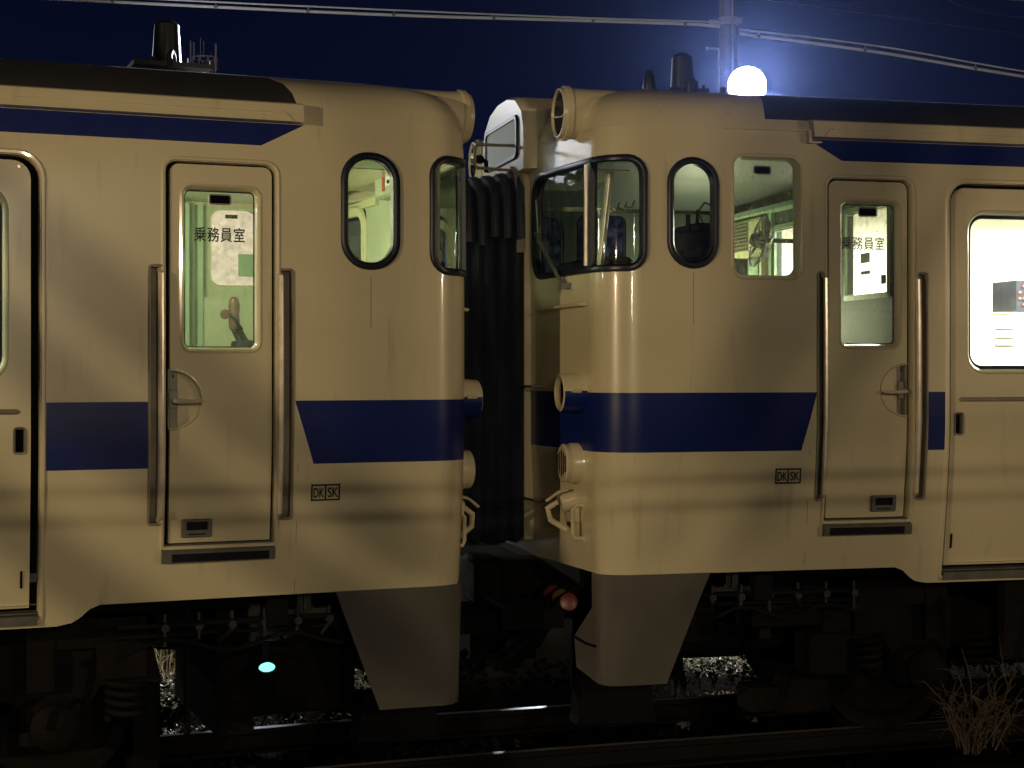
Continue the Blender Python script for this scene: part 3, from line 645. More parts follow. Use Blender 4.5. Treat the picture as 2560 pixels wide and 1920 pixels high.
    for wx in (1.97, 4.07):
        for s in (-1, 1):
            k = Mk(); k.lathe((wx, s * .465, .43), (0, s, 0), [(0, .12), (.0, .458), (.025, .458), (.04, .432), (.135, .425), (.135, .36), (.09, .33), (.075, .16), (.14, .14), (.14, .06)], 48); k.build('wheel', 'brown', bog)
            k = Mk(); k.box((wx - .15, s * .88, .32), (wx + .15, s * 1.06, .56), bev=.03); k.lathe((wx, s * 1.04, .43), (0, s, 0), [(0, .11), (.05, .11), (.07, .08)], 20); k.build('axle_box', 'brown', bog)
            for sx_ in (-.34, .34):
                k = Mk(); pts = [(wx + sx_ + .088 * cos(t), s * 1.02 + .088 * sin(t), .44 + .20 * t / (2 * pi * 4.5)) for t in [2 * pi * j / 14 for j in range(64)]]
                k.tube(pts, .017, 6); k.build('coil_spring', 'brown', bog)
        k = Mk(); k.tube([(wx, -.5, .43), (wx, .5, .43)], .075, 16); k.build('axle', 'brown', bog)
    if not MIR:
        k = Mk(); k.box((1.27, -1.10, .43), (1.50, -.90, .66), bev=.01); k.box((1.36, -1.08, .66), (1.52, -.95, .80)); k.prism([(1.13, .23), (1.42, .23), (1.40, .40), (1.20, .41)], 1, -1.05, -.8); k.box((1.0, -.95, .22), (1.16, -.75, .35)); k.build('sand_box', 'brown', bog)
    k = Mk(); k.tube([P(2.30, .90, .02), P(2.30, .83, .02), P(2.305, .52, .0)], .012, 8); x, y, z = P(2.30, .84, .02); k.box((x - .03, y - .02, z - .015), (x + .035, y + .02, z + .015)); k.build('drain_pipe', 'brown', root)
    k = Mk(); k.box((2.35, -1.25, .50), (3.6, -1.18, .94)); k.build('cover_and_light_block', 'brown', root, smooth=0)
    for nm, a, b_, mm, mat_ in p['boxes']:
        k = Mk(); k.box(a, b_, bev=.008); k.build(nm, mat_, root)
    for a, b_, zb_ in p['far_block']:  # unseen far-side plates, added to block flood light under the cars
        k = Mk(); k.box((a, 1.22, zb_), (b_, 1.27, .98)); k.build('cover_and_light_block', 'black', root, smooth=0)
    # snow plough / front skirt
    k = Mk(); skin(k, p['skirt'], n=.02, dsc=.03); sweep(k, p['skirt'], [(0, .02), (0, .008)], closed=True)
    sk = k.build('front_skirt', 'skirt', root, smooth=30)
    k = Mk(); skin(k, p['skirt'], n=.02, side=1, dsc=.04); k.build('front_skirt', 'skirt', root, smooth=30)
    k = Mk(); f = p['skirt']; k.loft([[P(s, z, .03), P(s, z + .012, .022)] for s, z in ((S0 + .03, .665), (S0 - .1, .662), (S0 - .26, .675))], False, False); k.build('skirt_step', 'black', sk)
    k = Mk(); k.prism([(.02, .20), (.46, .20), (.43, .44), (.05, .44)], 1, -.95, -.80); k.build('rail_guard', 'black', root, smooth=0)
    # coupler with hoses
    k = Mk(); k.box((-.36, -.85, .70), (-.02, -.35, .80)); k.build('hose_bracket', 'black', root, smooth=0)
    k = Mk(); k.box((-.30, .2, .35), (.1, .95, .95)); k.build('coupler_carrier', 'black', root, smooth=0)
    k = Mk(); k.box((-.32, -.12, .76), (.6, .12, .98), bev=.02); k.box((-.36, -.20, .72), (-.18, .20, 1.0), bev=.03); k.build('coupler', 'black', root)
    for y0, c in ((-.45, 'red'), (-.62, 'orange'), (-.78, 'red')):
        k = Mk(); k.tube([(.12, y0, .92), (-.02, y0, .84), (-.14, y0 + .05, .60), (-.28, y0 + .12, .46), (-.38, y0 + .18, .50)], .024, 8); h = k.build('brake_hose', 'black', root)
        k = Mk(); k.lathe((.02, y0 - .03, .83), (-.45, -1, .3), [(0, .045), (.016, .048), (.022, .03)], 16); k.build('cock_handle', c, h)
    MIR = False
    return root
glassL = glass_mat("misted_glass", refl=0.05, dirt=0.30, dcol=(0.50, 0.56, 0.40), dscale=45, lo=0.48, hi=0.78, stretch=(1, 1, .4), base_dirt=0.09)

def antenna(root, x, zb, h, r0, r1, plate):
    k = MB(); k.lathe((x, 0, zb), (0, 0, 1), [(0, r1), (.02, r1), (h - .012, r0), (h, r0 - .014), (h + .012, r0 * .45), (h + .013, .0)], 32, caps=False); a = k.build('roof_antenna', 'antenna', root, smooth=40)
    k = MB()
    if plate:
        k.box((x - .21, -.20, zb - .045), (x + .21, .20, zb - .022)); k.box((x - .14, .0, zb - .17), (x + .14, .16, zb - .045)); k.box((x - .10, -.12, zb - .02), (x + .10, .12, zb - .005))
        for dx in (-.19, .19):
            for dy in (-.17, .17): k.lathe((x + dx, dy, zb - .03), (0, 0, 1), [(0, .010), (.03, .010)], 8)
        for dx in (-.085, .085):
            for dy in (-.1, .1): k.lathe((x + dx, dy, zb - .01), (0, 0, 1), [(0, .012), (.03, .012)], 8)
    else:
        k.box((x - .12, -.14, zb - .14), (x + .12, .14, zb - .005)); k.lathe((x + .10, -.1, zb - .01), (0, 0, 1), [(0, .012), (.03, .012)], 8); k.lathe((x + .22, -.1, zb - .02), (0, 0, 1), [(0, .02), (.03, .018), (.04, .0)], 8, caps=False)
    k.build('base_plate', 'roof', a)
    k = MB(); k.tube([(x + .02, -.20, zb - .06), (x + .018, -.19, zb + .02), (x + .005, -.17, zb + .038), (x - .01, -.15, zb + .02), (x - .012, -.15, zb - .05)], .014, 8); k.build('cable_loop', 'antenna', a)
M['antenna'] = mat("black_antenna_plastic", (0.012, 0.012, 0.014), 0.38)

def interior_left(root):
    B = MB
    # partition strips by the door, far wall trim
    k = B(); k.box((.90, 1.20, 1.22), (.96, 1.37, 3.14)); k.box((.80, 1.27, 1.22), (.835, 1.37, 3.14)); k.build('wall_post', 'mint2', root, smooth=0)
    k = B(); k.box((.30, 1.30, 1.3), (.80, 1.36, 2.56)); k.build('wall_panel', 'mint', root, smooth=0)
    k = B(); k.box((.35, 1.26, 3.17), (.72, 1.36, 3.20)); k.build('window_rail', 'recess', root, smooth=0)
    # brake lever seen through the door glass
    k = B(); k.lathe((.66, .70, 2.24), (0, 0, 1), [(-.9, .05), (-.05, .05), (0, .09), (.03, .085), (.04, .03)], 16); lv = k.build('brake_stand', 'navybox', root)
    k = B(); k.tube([(.65, .70, 2.26), (.76, .66, 2.43)], .016, 8); k.tube([(.69, .70, 2.26), (.74, .70, 2.36)], .018, 8); k.tube([(.70, .62, 2.34), (.775, .60, 2.435)], .010, 8); k.build('brake_lever', 'navybox', lv)
    k = B(); k.lathe((.738, .66, 2.33), (0, 0, 1), [(0, .01), (.015, .030), (.06, .034), (.10, .030), (.15, .036), (.19, .030), (.205, .01)], 14); k.lathe((.795, .655, 2.43), (0, -1, 0), [(0, .03), (.03, .028)], 12); k.build('lever_grip', 'levbrown', lv)
    # sign box in the nose, notice on it
    k = B(); k.box((-.10, -.72, 3.07), (.075, .0, 3.30), bev=.015); sb = k.build('sign_casing', 'mint', root)
    k = B(); k.add([(.078, y, z) for y, z in ((-.21, 3.125), (-.42, 3.125), (-.42, 3.225), (-.21, 3.225))], [(0, 1, 2, 3)]); k.build('casing_notice', 'notice', sb)
    k = B(); k.add([(.078, y, z) for y, z in ((-.15, 3.105), (-.20, 3.105), (-.20, 3.235), (-.15, 3.235))], [(0, 1, 2, 3)]); k.build('notice_band', 'bandred', sb)
    k = B()
    for y in (-.24, -.285, -.33): k.box((.079, y - .008, 3.185), (.081, y + .008, 3.215))
    for y, z in ((-.27, 3.145), (-.35, 3.155)): k.box((.079, y - .02, z - .006), (.081, y + .02, z + .014))
    k.build('notice_print', 'ink', sb)
    # yellow window trim at the far windscreen
    k = B(); k.box((-.09, .25, 3.075), (-.01, 1.37, 3.12)); k.build('windscreen_header', 'yellow', root, smooth=0)
    for side in (1,):
        k = B(); sweep(k, rrect(s_of_y(-.55), 2.56, .22, 3.045, .08), [(-.012, -.066), (-.004, -.075), (.045, -.078), (.055, -.064)], side=1); k.build('windscreen_trim', 'yellow', root)
    k = B(); k.box((.10, -1.22, 2.38), (.34, 1.22, 2.43)); k.box((.12, -1.15, 1.22), (.30, -.5, 2.38)); k.box((.05, .5, 1.22), (.30, 1.2, 2.38)); k.build('cab_desk', 'navybox', root, smooth=0)
    k = B(); k.tube([(.11, -1.22, 2.43), (.11, -1.22, 2.60)], .008, 8); k.lathe((.11, -1.22, 2.60), (0, 0, 1), [(0, .01), (.01, .022), (.025, .026), (.04, .022), (.05, .004)], 14); k.build('control_knob', 'navybox', root)
    k = B(); k.box((.14, -1.30, 2.60), (.19, -1.16, 3.10)); k.build('roller_blind', 'recess', root, smooth=0)
    k = B(); k.box((1.2, -.2, 3.12), (1.7, .0, 3.15)); k.build('cab_lamp', 'cabtube', root, smooth=0)
    lamp('cab_lamp_or_fill', 'POINT', (-1.35, -.1, 2.98), 48, (1.0, .98, .62), .12, root)
    lamp('cab_lamp_or_fill', 'POINT', (-.40, .15, 2.70), 1.6, (.86, 1.0, .66), .10, root)

def interior_right(root):
    B = MB
    # electric fan on its bracket
    k = B(); c = Vector((1.50, .05, 2.845)); ax = Vector((.93, -.12, -.22)).normalized()
    ring = [c + Matrix.Rotation(t, 4, ax) @ Vector((0, 0, .165)) for t in [2 * pi * j / 40 for j in range(41)]]
    k.tube(ring, .006, 6)
    for j in range(40):
        t = 2 * pi * j / 40; d = Matrix.Rotation(t, 4, ax) @ Vector((0, 0, 1))
        k.tube([c + ax * .035 + d * .03, c + ax * .045 + d * .10, c + d * .165], .0014, 4)
        k.tube([c - ax * .035 + d * .03, c - ax * .045 + d * .10, c + d * .165], .0014, 4)
    fan = k.build('fan', 'alloy', root)
    k = B(); k.lathe(c - ax * .09, ax, [(0, .03), (.02, .045), (.09, .045), (.10, .02)], 14); k.tube([c - ax * .06, (1.8, -.02, 2.85)], .014, 8); k.build('fan_motor', 'greybox', fan)
    k = B()
    for j in range(4):
        d = Matrix.Rotation(2 * pi * j / 4 + .4, 4, ax) @ Vector((0, 0, 1)); e = ax.cross(d)
        k.add([c + d * .03 - e * .02, c + d * .14 - e * .055, c + d * .145 + e * .03 + ax * .02, c + d * .04 + e * .025 + ax * .02], [(0, 1, 2, 3)])
    k.build('fan_blade', 'greybox', fan)
    # louvred cupboard on the partition
    k = B(); k.box((1.74, .66, 2.30), (1.80, 1.32, 3.07), bev=.02); cb = k.build('cupboard', 'yellow', root)
    k = B(); k.box((1.70, -1.3, 3.085), (1.80, 1.32, 3.115)); k.box((1.775, .60, 1.3), (1.80, .66, 3.085)); k.build('partition_rail', 'mint2', root, smooth=0)
    k = B()
    for j in range(8): k.box((1.728, .90, 2.86 + j * .024), (1.742, 1.14, 2.868 + j * .024))
    k.build('louvre', 'recess', cb)
    k = B(); k.box((1.732, .72, 2.55), (1.742, 1.30, 2.80)); k.build('cupboard_flap', 'mint2', cb)
    # desk gear in front of the narrow window
    k = B(); k.box((.10, -1.22, 2.40), (.45, 1.22, 2.46)); k.box((.12, -1.15, 1.22), (.40, -.4, 2.40)); k.build('cab_desk', 'navybox', root, smooth=0)
    k = B(); k.box((.58, -1.05, 1.22), (.80, -.70, 2.81), bev=.015); k.box((.68, -.95, 2.68), (.86, -.6, 2.86), bev=.01); k.box((.42, -1.12, 2.3), (.92, -.66, 2.66), bev=.01); k.tube([(.64, -.95, 2.79), (.64, -.95, 2.90)], .014, 8); k.tube([(.73, -.85, 2.84), (.73, -.85, 2.94)], [.013, .006], 8); k.box((.84, -.8, 2.55), (.92, -.6, 2.79), bev=.01); ct = k.build('brake_controller', 'navybox', root)
    k = B(); k.tube([(.77, -.85, 2.85), (.74, -.84, 2.93), (.79, -.8, 2.985), (.86, -.78, 2.96), (.89, -.76, 2.87), (.92, -.74, 2.80)], .006, 6); k.build('curly_cable', 'alloy', ct)
    k = B(); k.tube([(.14, -1.20, 2.46), (.145, -1.21, 2.64)], .008, 8); k.lathe((.145, -1.21, 2.635), (0, 0, 1), [(0, .01), (.01, .022), (.028, .028), (.044, .022), (.052, .004)], 14); k.build('control_knob', 'navybox', root)
    k = B(); k.tube([(.16, -.90, 2.62), (.21, -.92, 3.12)], .022, 12); k.build('blind_roller', 'steel', root)
    k = B(); k.box((.30, -.3, 2.46), (.55, .5, 2.72), bev=.02); k.box((.02, .45, 2.46), (.3, 1.0, 2.60)); k.build('instrument_case', 'navybox', root)
    k = B(); k.box((1.20, -.45, 1.6), (1.55, .0, 2.18), bev=.05); k.box((1.5, -.45, 2.1), (1.6, .0, 2.55), bev=.04); k.build('driver_seat', 'levbrown', root)
    k = B()
    for j in range(6): k.tube([(.62 - j * .03, -.1 + j * .05, 3.06), (.60 - j * .03, -.1 + j * .06, 3.02 - .012 * (j % 3)), (.575 - j * .03, -.06 + j * .05, 3.03)], .005, 5)
    k.build('ceiling_hook', 'alloy', root)
    # papers on the lit partition window
    for y, z, hh, m in ((-.735, 2.675, .055, 'noticegrey'), (-.74, 2.61, .02, 'red'), (-.93, 2.545, .05, 'navybox')):
        k = B(); k.box((1.776, y - .055, z), (1.780, y + .055 if m != 'navybox' else y, z + hh)); k.build('window_sticker', m, root, smooth=0)
    # things seen in the saloon through the passenger door
    k = B(); k.prism([(.4, 2.46), (.7, 2.46), (.7, 2.66), (.4, 2.66)], 0, 3.42, 3.75); fb = k.build('fare_display', 'navybox', root)
    k = B()
    for r in range(4):
        for c_ in range(5):
            if (r * 5 + c_) % 3: k.box((3.435 + c_ * .030, .393, 2.615 - r * .04), (3.452 + c_ * .030, .398, 2.627 - r * .04))
    k.build('led_dot', 'led', fb)
    k = B(); k.box((3.78, 1.33, 2.48), (3.98, 1.355, 2.66)); pn = k.build('route_notice', 'notice', root, smooth=0)
    k = B(); random.seed(9)
    for r in range(5):
        x = 3.795
        while x < 3.95:
            w_ = random.uniform(.008, .03); k.box((x, 1.326, 2.50 + r * .031), (x + w_, 1.329, 2.512 + r * .031)); x += w_ + .006
    k.build('notice_print', 'noticegrey', pn)
    k = B()
    for r, hh in ((2.37, .05), (2.305, .035), (2.25, .035)): k.box((3.82, 1.33, r), (3.99, 1.35, r + hh))
    k.box((3.985, 1.32, 2.1), (3.99, 1.33, 2.42)); k.build('seat_slats', 'noticegrey', root)
    for x in (3.72, 3.96):
        k = B(); k.tube([(x, .9, 3.05), (x, .9, 2.80)], .006, 6); k.tube([(x + .045 * cos(t), .9, 2.755 + .045 * sin(t)) for t in [2 * pi * j / 16 for j in range(17)]], .007, 6); k.build('hand_strap', 'noticegrey', root)
    lamp('cab_lamp_or_fill', 'POINT', (1.42, 1.0, 2.38), 34.0, (.97, 1.0, .58), .08, root)  # added fill without a fixture, brightens the cupboard and partition

TR = radians(13.937); TL = radians(22.2085)
LROOT = Vector((-0.71859, 9.29738, 0.0)); RROOT = Vector((0.09235, 9.43379, 0.03))
left = railcar(dict(mir=True, loc=LROOT, rz=TL, label='ivory railcar with pale green lit cab and a tall black aerial on its dark roof',
    door=(1.008, 1.520), small=(.418, .672), big=None, pd=2.072, gap=.038, pwin=.105, handle=1.503,
    rec=((.932, .985), (1.535, 1.588)), tube=(.989, 1.542), ramp=1.80, st=(.916, .825, 1.592), up=(.865, 1.075), gut=.88, drip=False,
    dwin=(1.071, 1.452), txt=1.380, tw=.235, vent=(1.298, 1.327), dk=(.692, 1.480), slight=160,
    far=[(.40, 2.63, .735, 3.13, .07), (.875, 2.62, 1.22, 3.09, .06)],
    part=[(-1.0, 2.3, -.45, 2.98), (-.28, 2.0, .28, 2.97)], interior=interior_left, brk=.80, seams=[(.545, 2.30, 2.55), (.90, 1.04, 1.65)], far_block=[(.30, .90, .08), (1.40, 5.0, .12)],
    skirt=[(.46, .443), (.70, 1.04), (.2, 1.04), (-.10, 1.04), (-.12, .86), (-.30, .68), (-.30, .47), (0, .44)],
    boxes=[('valve_box', (.895, -1.10, .775), (1.055, -.95, .96), 0, 'greybox'), ('side_tank', (.90, -.55, .20), (1.10, .6, .90), 0, 'brown'),
           ('air_reservoir', (1.22, -.6, .68), (1.42, -.1, .95), 0, 'black'), ('equipment_box', (1.42, -.75, .05), (1.56, -.2, .56), 0, 'black'),
           ('battery_box', (.25, -.2, .22), (.88, .7, .93), 0, 'black'), ('brake_beam', (1.05, .9, .55), (1.75, 1.0, .93), 0, 'black'), ('pipe_run', (1.30, -.9, .30), (1.33, -.87, .95), 0, 'black')]))
right = railcar(dict(mir=False, loc=RROOT, rz=TR, label='ivory railcar with dim cab, square drop window and brightly lit white saloon',
    door=(1.214, 1.692), small=(.367, .605), big=(.705, 1.068), pd=1.908, gap=.018, pwin=.10, handle=1.672,
    rec=((1.166, 1.192), (1.733, 1.772)), tube=(1.200, 1.722), ramp=1.635, st=(1.158, 1.073, 1.785), up=(1.118, 1.301), gut=1.13, drip=True,
    dwin=(1.283, 1.640), txt=1.316, tw=.242, vent=(1.480, 1.332), dk=(.934, 1.488), slight=800,
    far=[(.70, 2.56, 1.05, 3.12, .06), (.36, 2.62, .61, 3.10, .1)],
    part=[(-.98, 2.50, -.46, 2.975), (.02, 2.1, .57, 2.97)], interior=interior_right, brk=.80, seams=[(.485, 2.30, 2.56), (1.12, 1.06, 1.66)], far_block=[(.62, 1.40, -.02), (1.40, 1.95, .12), (1.95, 5.0, -.02)],
    skirt=[(.385, .475), (.60, 1.04), (.2, 1.04), (-.10, 1.04), (-.12, .86), (-.36, .68), (-.34, .52), (0, .475)],
    boxes=[('valve_box', (.58, -1.05, .62), (.66, -.95, .93), 0, 'brown'), ('equipment_box', (.55, -.6, .50), (1.5, .8, .93), 0, 'black'),
           ('air_reservoir', (.95, -1.1, .70), (1.35, -.8, .92), 0, 'black'), ('brake_hanger', (1.02, -1.0, .62), (1.10, -.9, .95), 0, 'brown'), ('pipe_run', (.85, -1.1, .72), (.88, -1.07, .95), 0, 'brown')]))
MIR = True; antenna(left, 1.255, 3.765, .225, .066, .078, True)
k = MB(); k.lathe((.946, -1.0, .632), (0, -1, 0), [(0, .04), (.02, .04)], 16); k.v = [(x, y, .632 + (z - .632) * .55) for x, y, z in k.v]; k.build('lamp_lens', 'teal', left)
k = MB(); k.lathe((.946, -.985, .632), (0, -1, 0), [(-.05, .055), (.02, .052), (.042, .044), (.03, .041)], 16, caps=False); k.v = [(x, y, .632 + (z - .632) * .6) for x, y, z in k.v]; k.box((.93, -.98, .65), (.962, -.95, .80)); k.build('lamp_housing', 'black', left)
lamp('side_lamp_glow', 'POINT', (-.946, -1.08, .63), .12, (.3, 1.0, .9), .03, left)
MIR = False; antenna(right, .95, 3.735, .21, .062, .072, False)
k = MB(); k.lathe((.745, 0, 3.70), (0, 0, 1), [(-.1, .07), (.03, .07), (.035, .042), (.06, .042), (.062, .040), (.11, .038), (.145, .02), (.15, 0)], 20, caps=False); k.build('roof_beacon', 'antenna', right)

# ------------------------------------------------------------------ bellows between the cars
def cw(root, r, x, y, z):     # car point -> world
    s = -1 if root is left else 1
    return root.matrix_world @ Vector((s * x, y, z))
bpy.context.view_layer.update()
xf = P(S_C, 2.0)[0] - .035
prof = rrect(-.40, 1.14, .40, 3.165, .1, rs=(.03, .03, .15, .15), seg=5); prof = dense(prof, .12)
A = [cw(right, 0, xf, y, z) for y, z in prof]; Bq = [cw(left, 0, xf, y, z) for y, z in prof]
ctr = sum(A, Vector()) / len(A); ctl = sum(Bq, Vector()) / len(Bq)
# the left car is mirrored, so the point facing it across the gap has the same y
bel = empty('gangway_bellows', (ctr.x * .5 + ctl.x * .5, ctr.y * .5 + ctl.y * .5, 1.12)); tag(bel, 'dark pleated canvas gangway bellows joining the two railcars', 'bellows')
bpy.context.view_layer.update(); off = bel.location
N = 42; secs = []
for i in range(N + 1):
    f = i / N; ph = (f * 7) % 1.0; d = .045 * (1 - abs(2 * ph - 1)) ** .8 - .012 * sin(f * pi)
    row = []
    for (a, b, (y, z)) in zip(A, Bq, prof):
        p_ = a.lerp(b, f); c_ = ctr.lerp(ctl, f); c_.z = min(max(p_.z, 1.5), 2.9)
        q = (p_ - c_); q.normalize()
        sag = -.025 * sin(f * pi) * (1 if z > 2.9 else .2)
        row.append(tuple(p_ + q * d * (.9 + .2 * random.random()) + Vector((0, 0, sag)) - off))
    secs.append(row)
k = MB(); k.loft(secs, True, False); k.build('pleated_wall', 'canvas', bel, smooth=60)
k = MB()
for i in range(7):           # outer flaps hanging over the upper part of the pleats
    f0 = (i + .12) / 7; f1 = (i + .78) / 7; fl = []
    for f in (f0, f0 + (f1 - f0) * .35, f0 + (f1 - f0) * .7, f1):
        col = []
        for z, y in ((3.20, -.25), (3.17, -.36), (3.08, -.43), (2.9, -.452), (2.80 + .02 * (i % 3), -.456)):
            a = cw(right, 0, xf, y - .028 - .012 * sin((f - f0) / (f1 - f0) * pi), z); b = cw(left, 0, xf, y - .028 - .012 * sin((f - f0) / (f1 - f0) * pi), z)
            q = a.lerp(b, f); q.z -= .03 * sin(f * pi); col.append(tuple(q - off))
        fl.append(col)
    k.loft(fl, False, False)
k.build('flap', 'canvas', bel, smooth=60)
k = MB()                      # hoop and hooks holding the bellows
hp = [cw(right, 0, xf - .02, y, z) - off for y, z in ((-.455, 2.72), (-.455, 2.95), (-.44, 3.08), (-.38, 3.17), (-.28, 3.215))]
secs = [[tuple(q + d) for d in (Vector((.02, -.012, 0)), Vector((-.03, -.012, 0)), Vector((-.03, .0, 0)), Vector((.02, .0, 0)))] for q in hp]
k.loft(secs, True, True); k.build('hoop_bracket', 'recess', bel)
k = MB()
for f, y in ((.30, -.2), (.72, -.25), (.80, .0)):
    q = cw(right, 0, xf, y, 3.2).lerp(cw(left, 0, xf, y, 3.2), f) - off
    k.tube([q, q + Vector((0, 0, .06)), q + Vector((-.05, 0, .08))], .014, 6); k.lathe(q + Vector((-.06, 0, .075)), (1, 0, 0), [(0, .02), (.03, .028), (.05, .01)], 8)
k.build('hook', 'black', bel)
k = MB()
q = cw(right, 0, xf, -.30, 3.33) - off; u = (cw(right, 0, xf - .2, -.30, 3.33) - off - q)
pts = [q + u * 1.2, q + u * .12, q + u * .06 + Vector((0, 0, -.02)), q + u * .06 + Vector((0, 0, -.12)), q + u * .12 + Vector((0, 0, -.14)), q + u * 1.2 + Vector((0, 0, -.13)), q + u * 1.26 + Vector((0, 0, -.11)), q + u * 1.26 + Vector((0, 0, -.02)), q + u * 1.2]
k.tube(pts, .009, 8); k.build('wire_loop', 'recess', bel)

# ------------------------------------------------------------------ track, ground, platform
def ctrk(s):                 # centre line; s < 0 along the left car, s > 0 along the right one
    p0 = LROOT.lerp(RROOT, .5); 
    aL = Vector((cos(TL), sin(TL), 0)); aR = Vector((cos(TR), sin(TR), 0))
    if s < -2: return LROOT + aL * (s + .41)
    if s > 2: return RROOT + aR * (s - .41)
    a = LROOT + aL * (-1.59); b = RROOT + aR * 1.59; t = (s + 2) / 4
    m0 = aL * 4; m1 = aR * 4
    return a * (2 * t**3 - 3 * t**2 + 1) + m0 * (t**3 - 2 * t**2 + t) + b * (-2 * t**3 + 3 * t**2) + m1 * (t**3 - t**2)
def trk_z(s): return .012 + .012 * max(-2, min(s, 6))
for y in (-.53, .53):
    k = MB(); secs = []; heads = []
    for i in range(-46, 47):
        s = i * .8; c = ctrk(s); d = (ctrk(s + .1) - ctrk(s - .1)).normalized(); nn = Vector((-d.y, d.x, 0)); z = trk_z(s)
        ring = [(-.055, -.14), (-.055, -.125), (-.012, -.11), (-.012, -.04), (-.032, -.03), (-.032, -.004), (-.026, 0), (.026, 0), (.032, -.004), (.032, -.03), (.012, -.04), (.012, -.11), (.055, -.125), (.055, -.14)]
        secs.append([tuple(c + nn * (y + a) + Vector((0, 0, z - c.z + b))) for a, b in ring])
    k.loft(secs, True, True)
    n = 14; k.m = []
    for fidx, f in enumerate(k.f): k.m.append(1 if len(f) == 4 and all((i % n) in (6, 7) for i in f) else 0)
    r = k.build('rail', ['railsteel', 'railhead'])
    tag(r, 'nearer rusty steel rail with a thin bright running edge under the railcars' if y < 0 else 'farther rusty steel rail half hidden behind the wheels', 'rail', 'rails of the track')
k = MB()
for i in range(-40, 41):
    s = i * .62; c = ctrk(s); d = (ctrk(s + .1) - ctrk(s - .1)).normalized(); nn = Vector((-d.y, d.x, 0)); z = trk_z(s) - .14
    k.loft([[tuple(c + nn * yy + d * dd + Vector((0, 0, z - c.z + dz))) for dd, dz in ((-.1, -.12), (.1, -.12), (.1, 0), (-.1, 0))] for yy in (-1.05, 1.05)], True, True)
struct(k.build('sleepers', 'sleeper', smooth=0))

def gz(x, y):
    h = -.20 + .05 * sin(x * 1.3 + y * .7) * sin(y * 1.1 - x * .4)
    t = x * -.26 + y * .965            # roughly the distance from the camera towards the track
    if 7.5 < t < 10.35: h = -.19 + .015 * sin(x * 9) * sin(y * 11)
    if t >= 10.35:
        f = min(1, max(0, (t - 11.7) / .9)); f = f * f * (3 - 2 * f)
        c = .22 + .20 / (1 + math.exp(max(-50, min(50, -(x + .9) * 4)))) + 1.9 * math.exp(-((x - .40) / .62) ** 2)  # tall hump added behind the coupling gap to shade it from the flood
        h = -.05 + f * (c + .05) * (1 if t < 13.5 else max(.25, 1 - (t - 13.5) * .25)) + .04 * sin(x * 2.1) * cos(y * 1.7)
    h += .57 * math.exp(-((x - 2.15) ** 2 / .5 + (y - 7.2) ** 2 / .25))
    if t < 4.6: h = -.22
    return h
xs = [-1500, -400, -120, -50, -26] + [-18 + .25 * i for i in range(145)] + [24, 50, 120, 400, 1500]
ysg = [-400, -60, -14, -4, 2] + [4 + .22 * i for i in range(90)] + [26, 34, 50, 90, 200, 600, 2500]
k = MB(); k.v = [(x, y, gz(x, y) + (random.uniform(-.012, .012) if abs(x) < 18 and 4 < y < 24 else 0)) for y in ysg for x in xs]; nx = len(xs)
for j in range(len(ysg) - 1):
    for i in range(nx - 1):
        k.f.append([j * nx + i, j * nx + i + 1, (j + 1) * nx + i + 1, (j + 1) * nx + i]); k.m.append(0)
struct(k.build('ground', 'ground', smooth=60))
k = MB(); k.box((-40, -9, -.25), (40, 3.9, .62)); k.box((-40, 3.55, .62), (40, 4.0, .70)); struct(k.build('platform', 'paving', smooth=0))

# loose stones of the ballast: too many to count
k = MB(); random.seed(3)
for i in range(5200):
    s = random.uniform(-7, 9); y = random.choice((random.uniform(-1.75, -.65), random.uniform(.65, 2.4), random.uniform(-.4, .4), random.uniform(.65, 2.4))); c = ctrk(s); d = (ctrk(s + .1) - ctrk(s - .1)).normalized(); nn = Vector((-d.y, d.x, 0))
    q = c + nn * y; r = random.uniform(.018, .042); q.z = gz(q.x, q.y) + r * .5 + (.05 if abs(y) < 1.3 else .0)
    base = [Vector((random.uniform(-1, 1), random.uniform(-1, 1), random.uniform(-.6, .8))).normalized() * r * random.uniform(.7, 1.2) for _ in range(3)]
    u, v_, w_ = Vector((r, 0, 0)), Vector((0, r * .8, 0)), Vector((0, 0, r * .7)); R_ = Quaternion(Vector((random.random() - .5, random.random() - .5, random.random() - .5)).normalized(), random.uniform(0, 6)).to_matrix()
    pts = [q + R_ @ (a * random.uniform(.7, 1.2)) for a in (u, -u, v_, -v_, w_, -w_)]
    k.add(pts, [(0, 2, 4), (2, 1, 4), (1, 3, 4), (3, 0, 4), (2, 0, 5), (1, 2, 5), (3, 1, 5), (0, 3, 5)])
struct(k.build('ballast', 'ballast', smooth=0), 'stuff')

def blade(k, q, h, lean, wd, az, mi=0, seg=3):
    dx, dy = cos(az), sin(az); vs = []
    for i in range(seg + 1):
        t = i / seg; b = lean * t * t
        c = Vector((q[0] + dx * b * h, q[1] + dy * b * h, q[2] + h * (t - .35 * lean * t * t))); ww = wd * (1 - t * .9)
        vs += [c + Vector((-dy, dx, 0)) * ww, c - Vector((-dy, dx, 0)) * ww]
    k.add(vs, [(2 * i, 2 * i + 1, 2 * i + 3, 2 * i + 2) for i in range(seg)], mi)
k = MB(); random.seed(5)
for i in range(7500):
    s = random.uniform(-6, 8); y = 1.25 + abs(random.gauss(0, 1.6)); c = ctrk(s); d = (ctrk(s + .1) - ctrk(s - .1)).normalized(); nn = Vector((-d.y, d.x, 0)); q = c + nn * y
    if -1.0 < q.x < 1.0 or (y < 2.1 and random.random() < .75): continue
    q.z = gz(q.x, q.y) - .01; tall = .10 + .30 * min(1, (y - 1.2) / 2.5)
    if s > .6 and y < 4.5: tall *= .40
    blade(k, q, tall * random.uniform(.4, 1.4), random.uniform(.2, 1.6), random.uniform(.003, .008), random.uniform(0, 2 * pi), 1 if random.random() < .22 else 0)
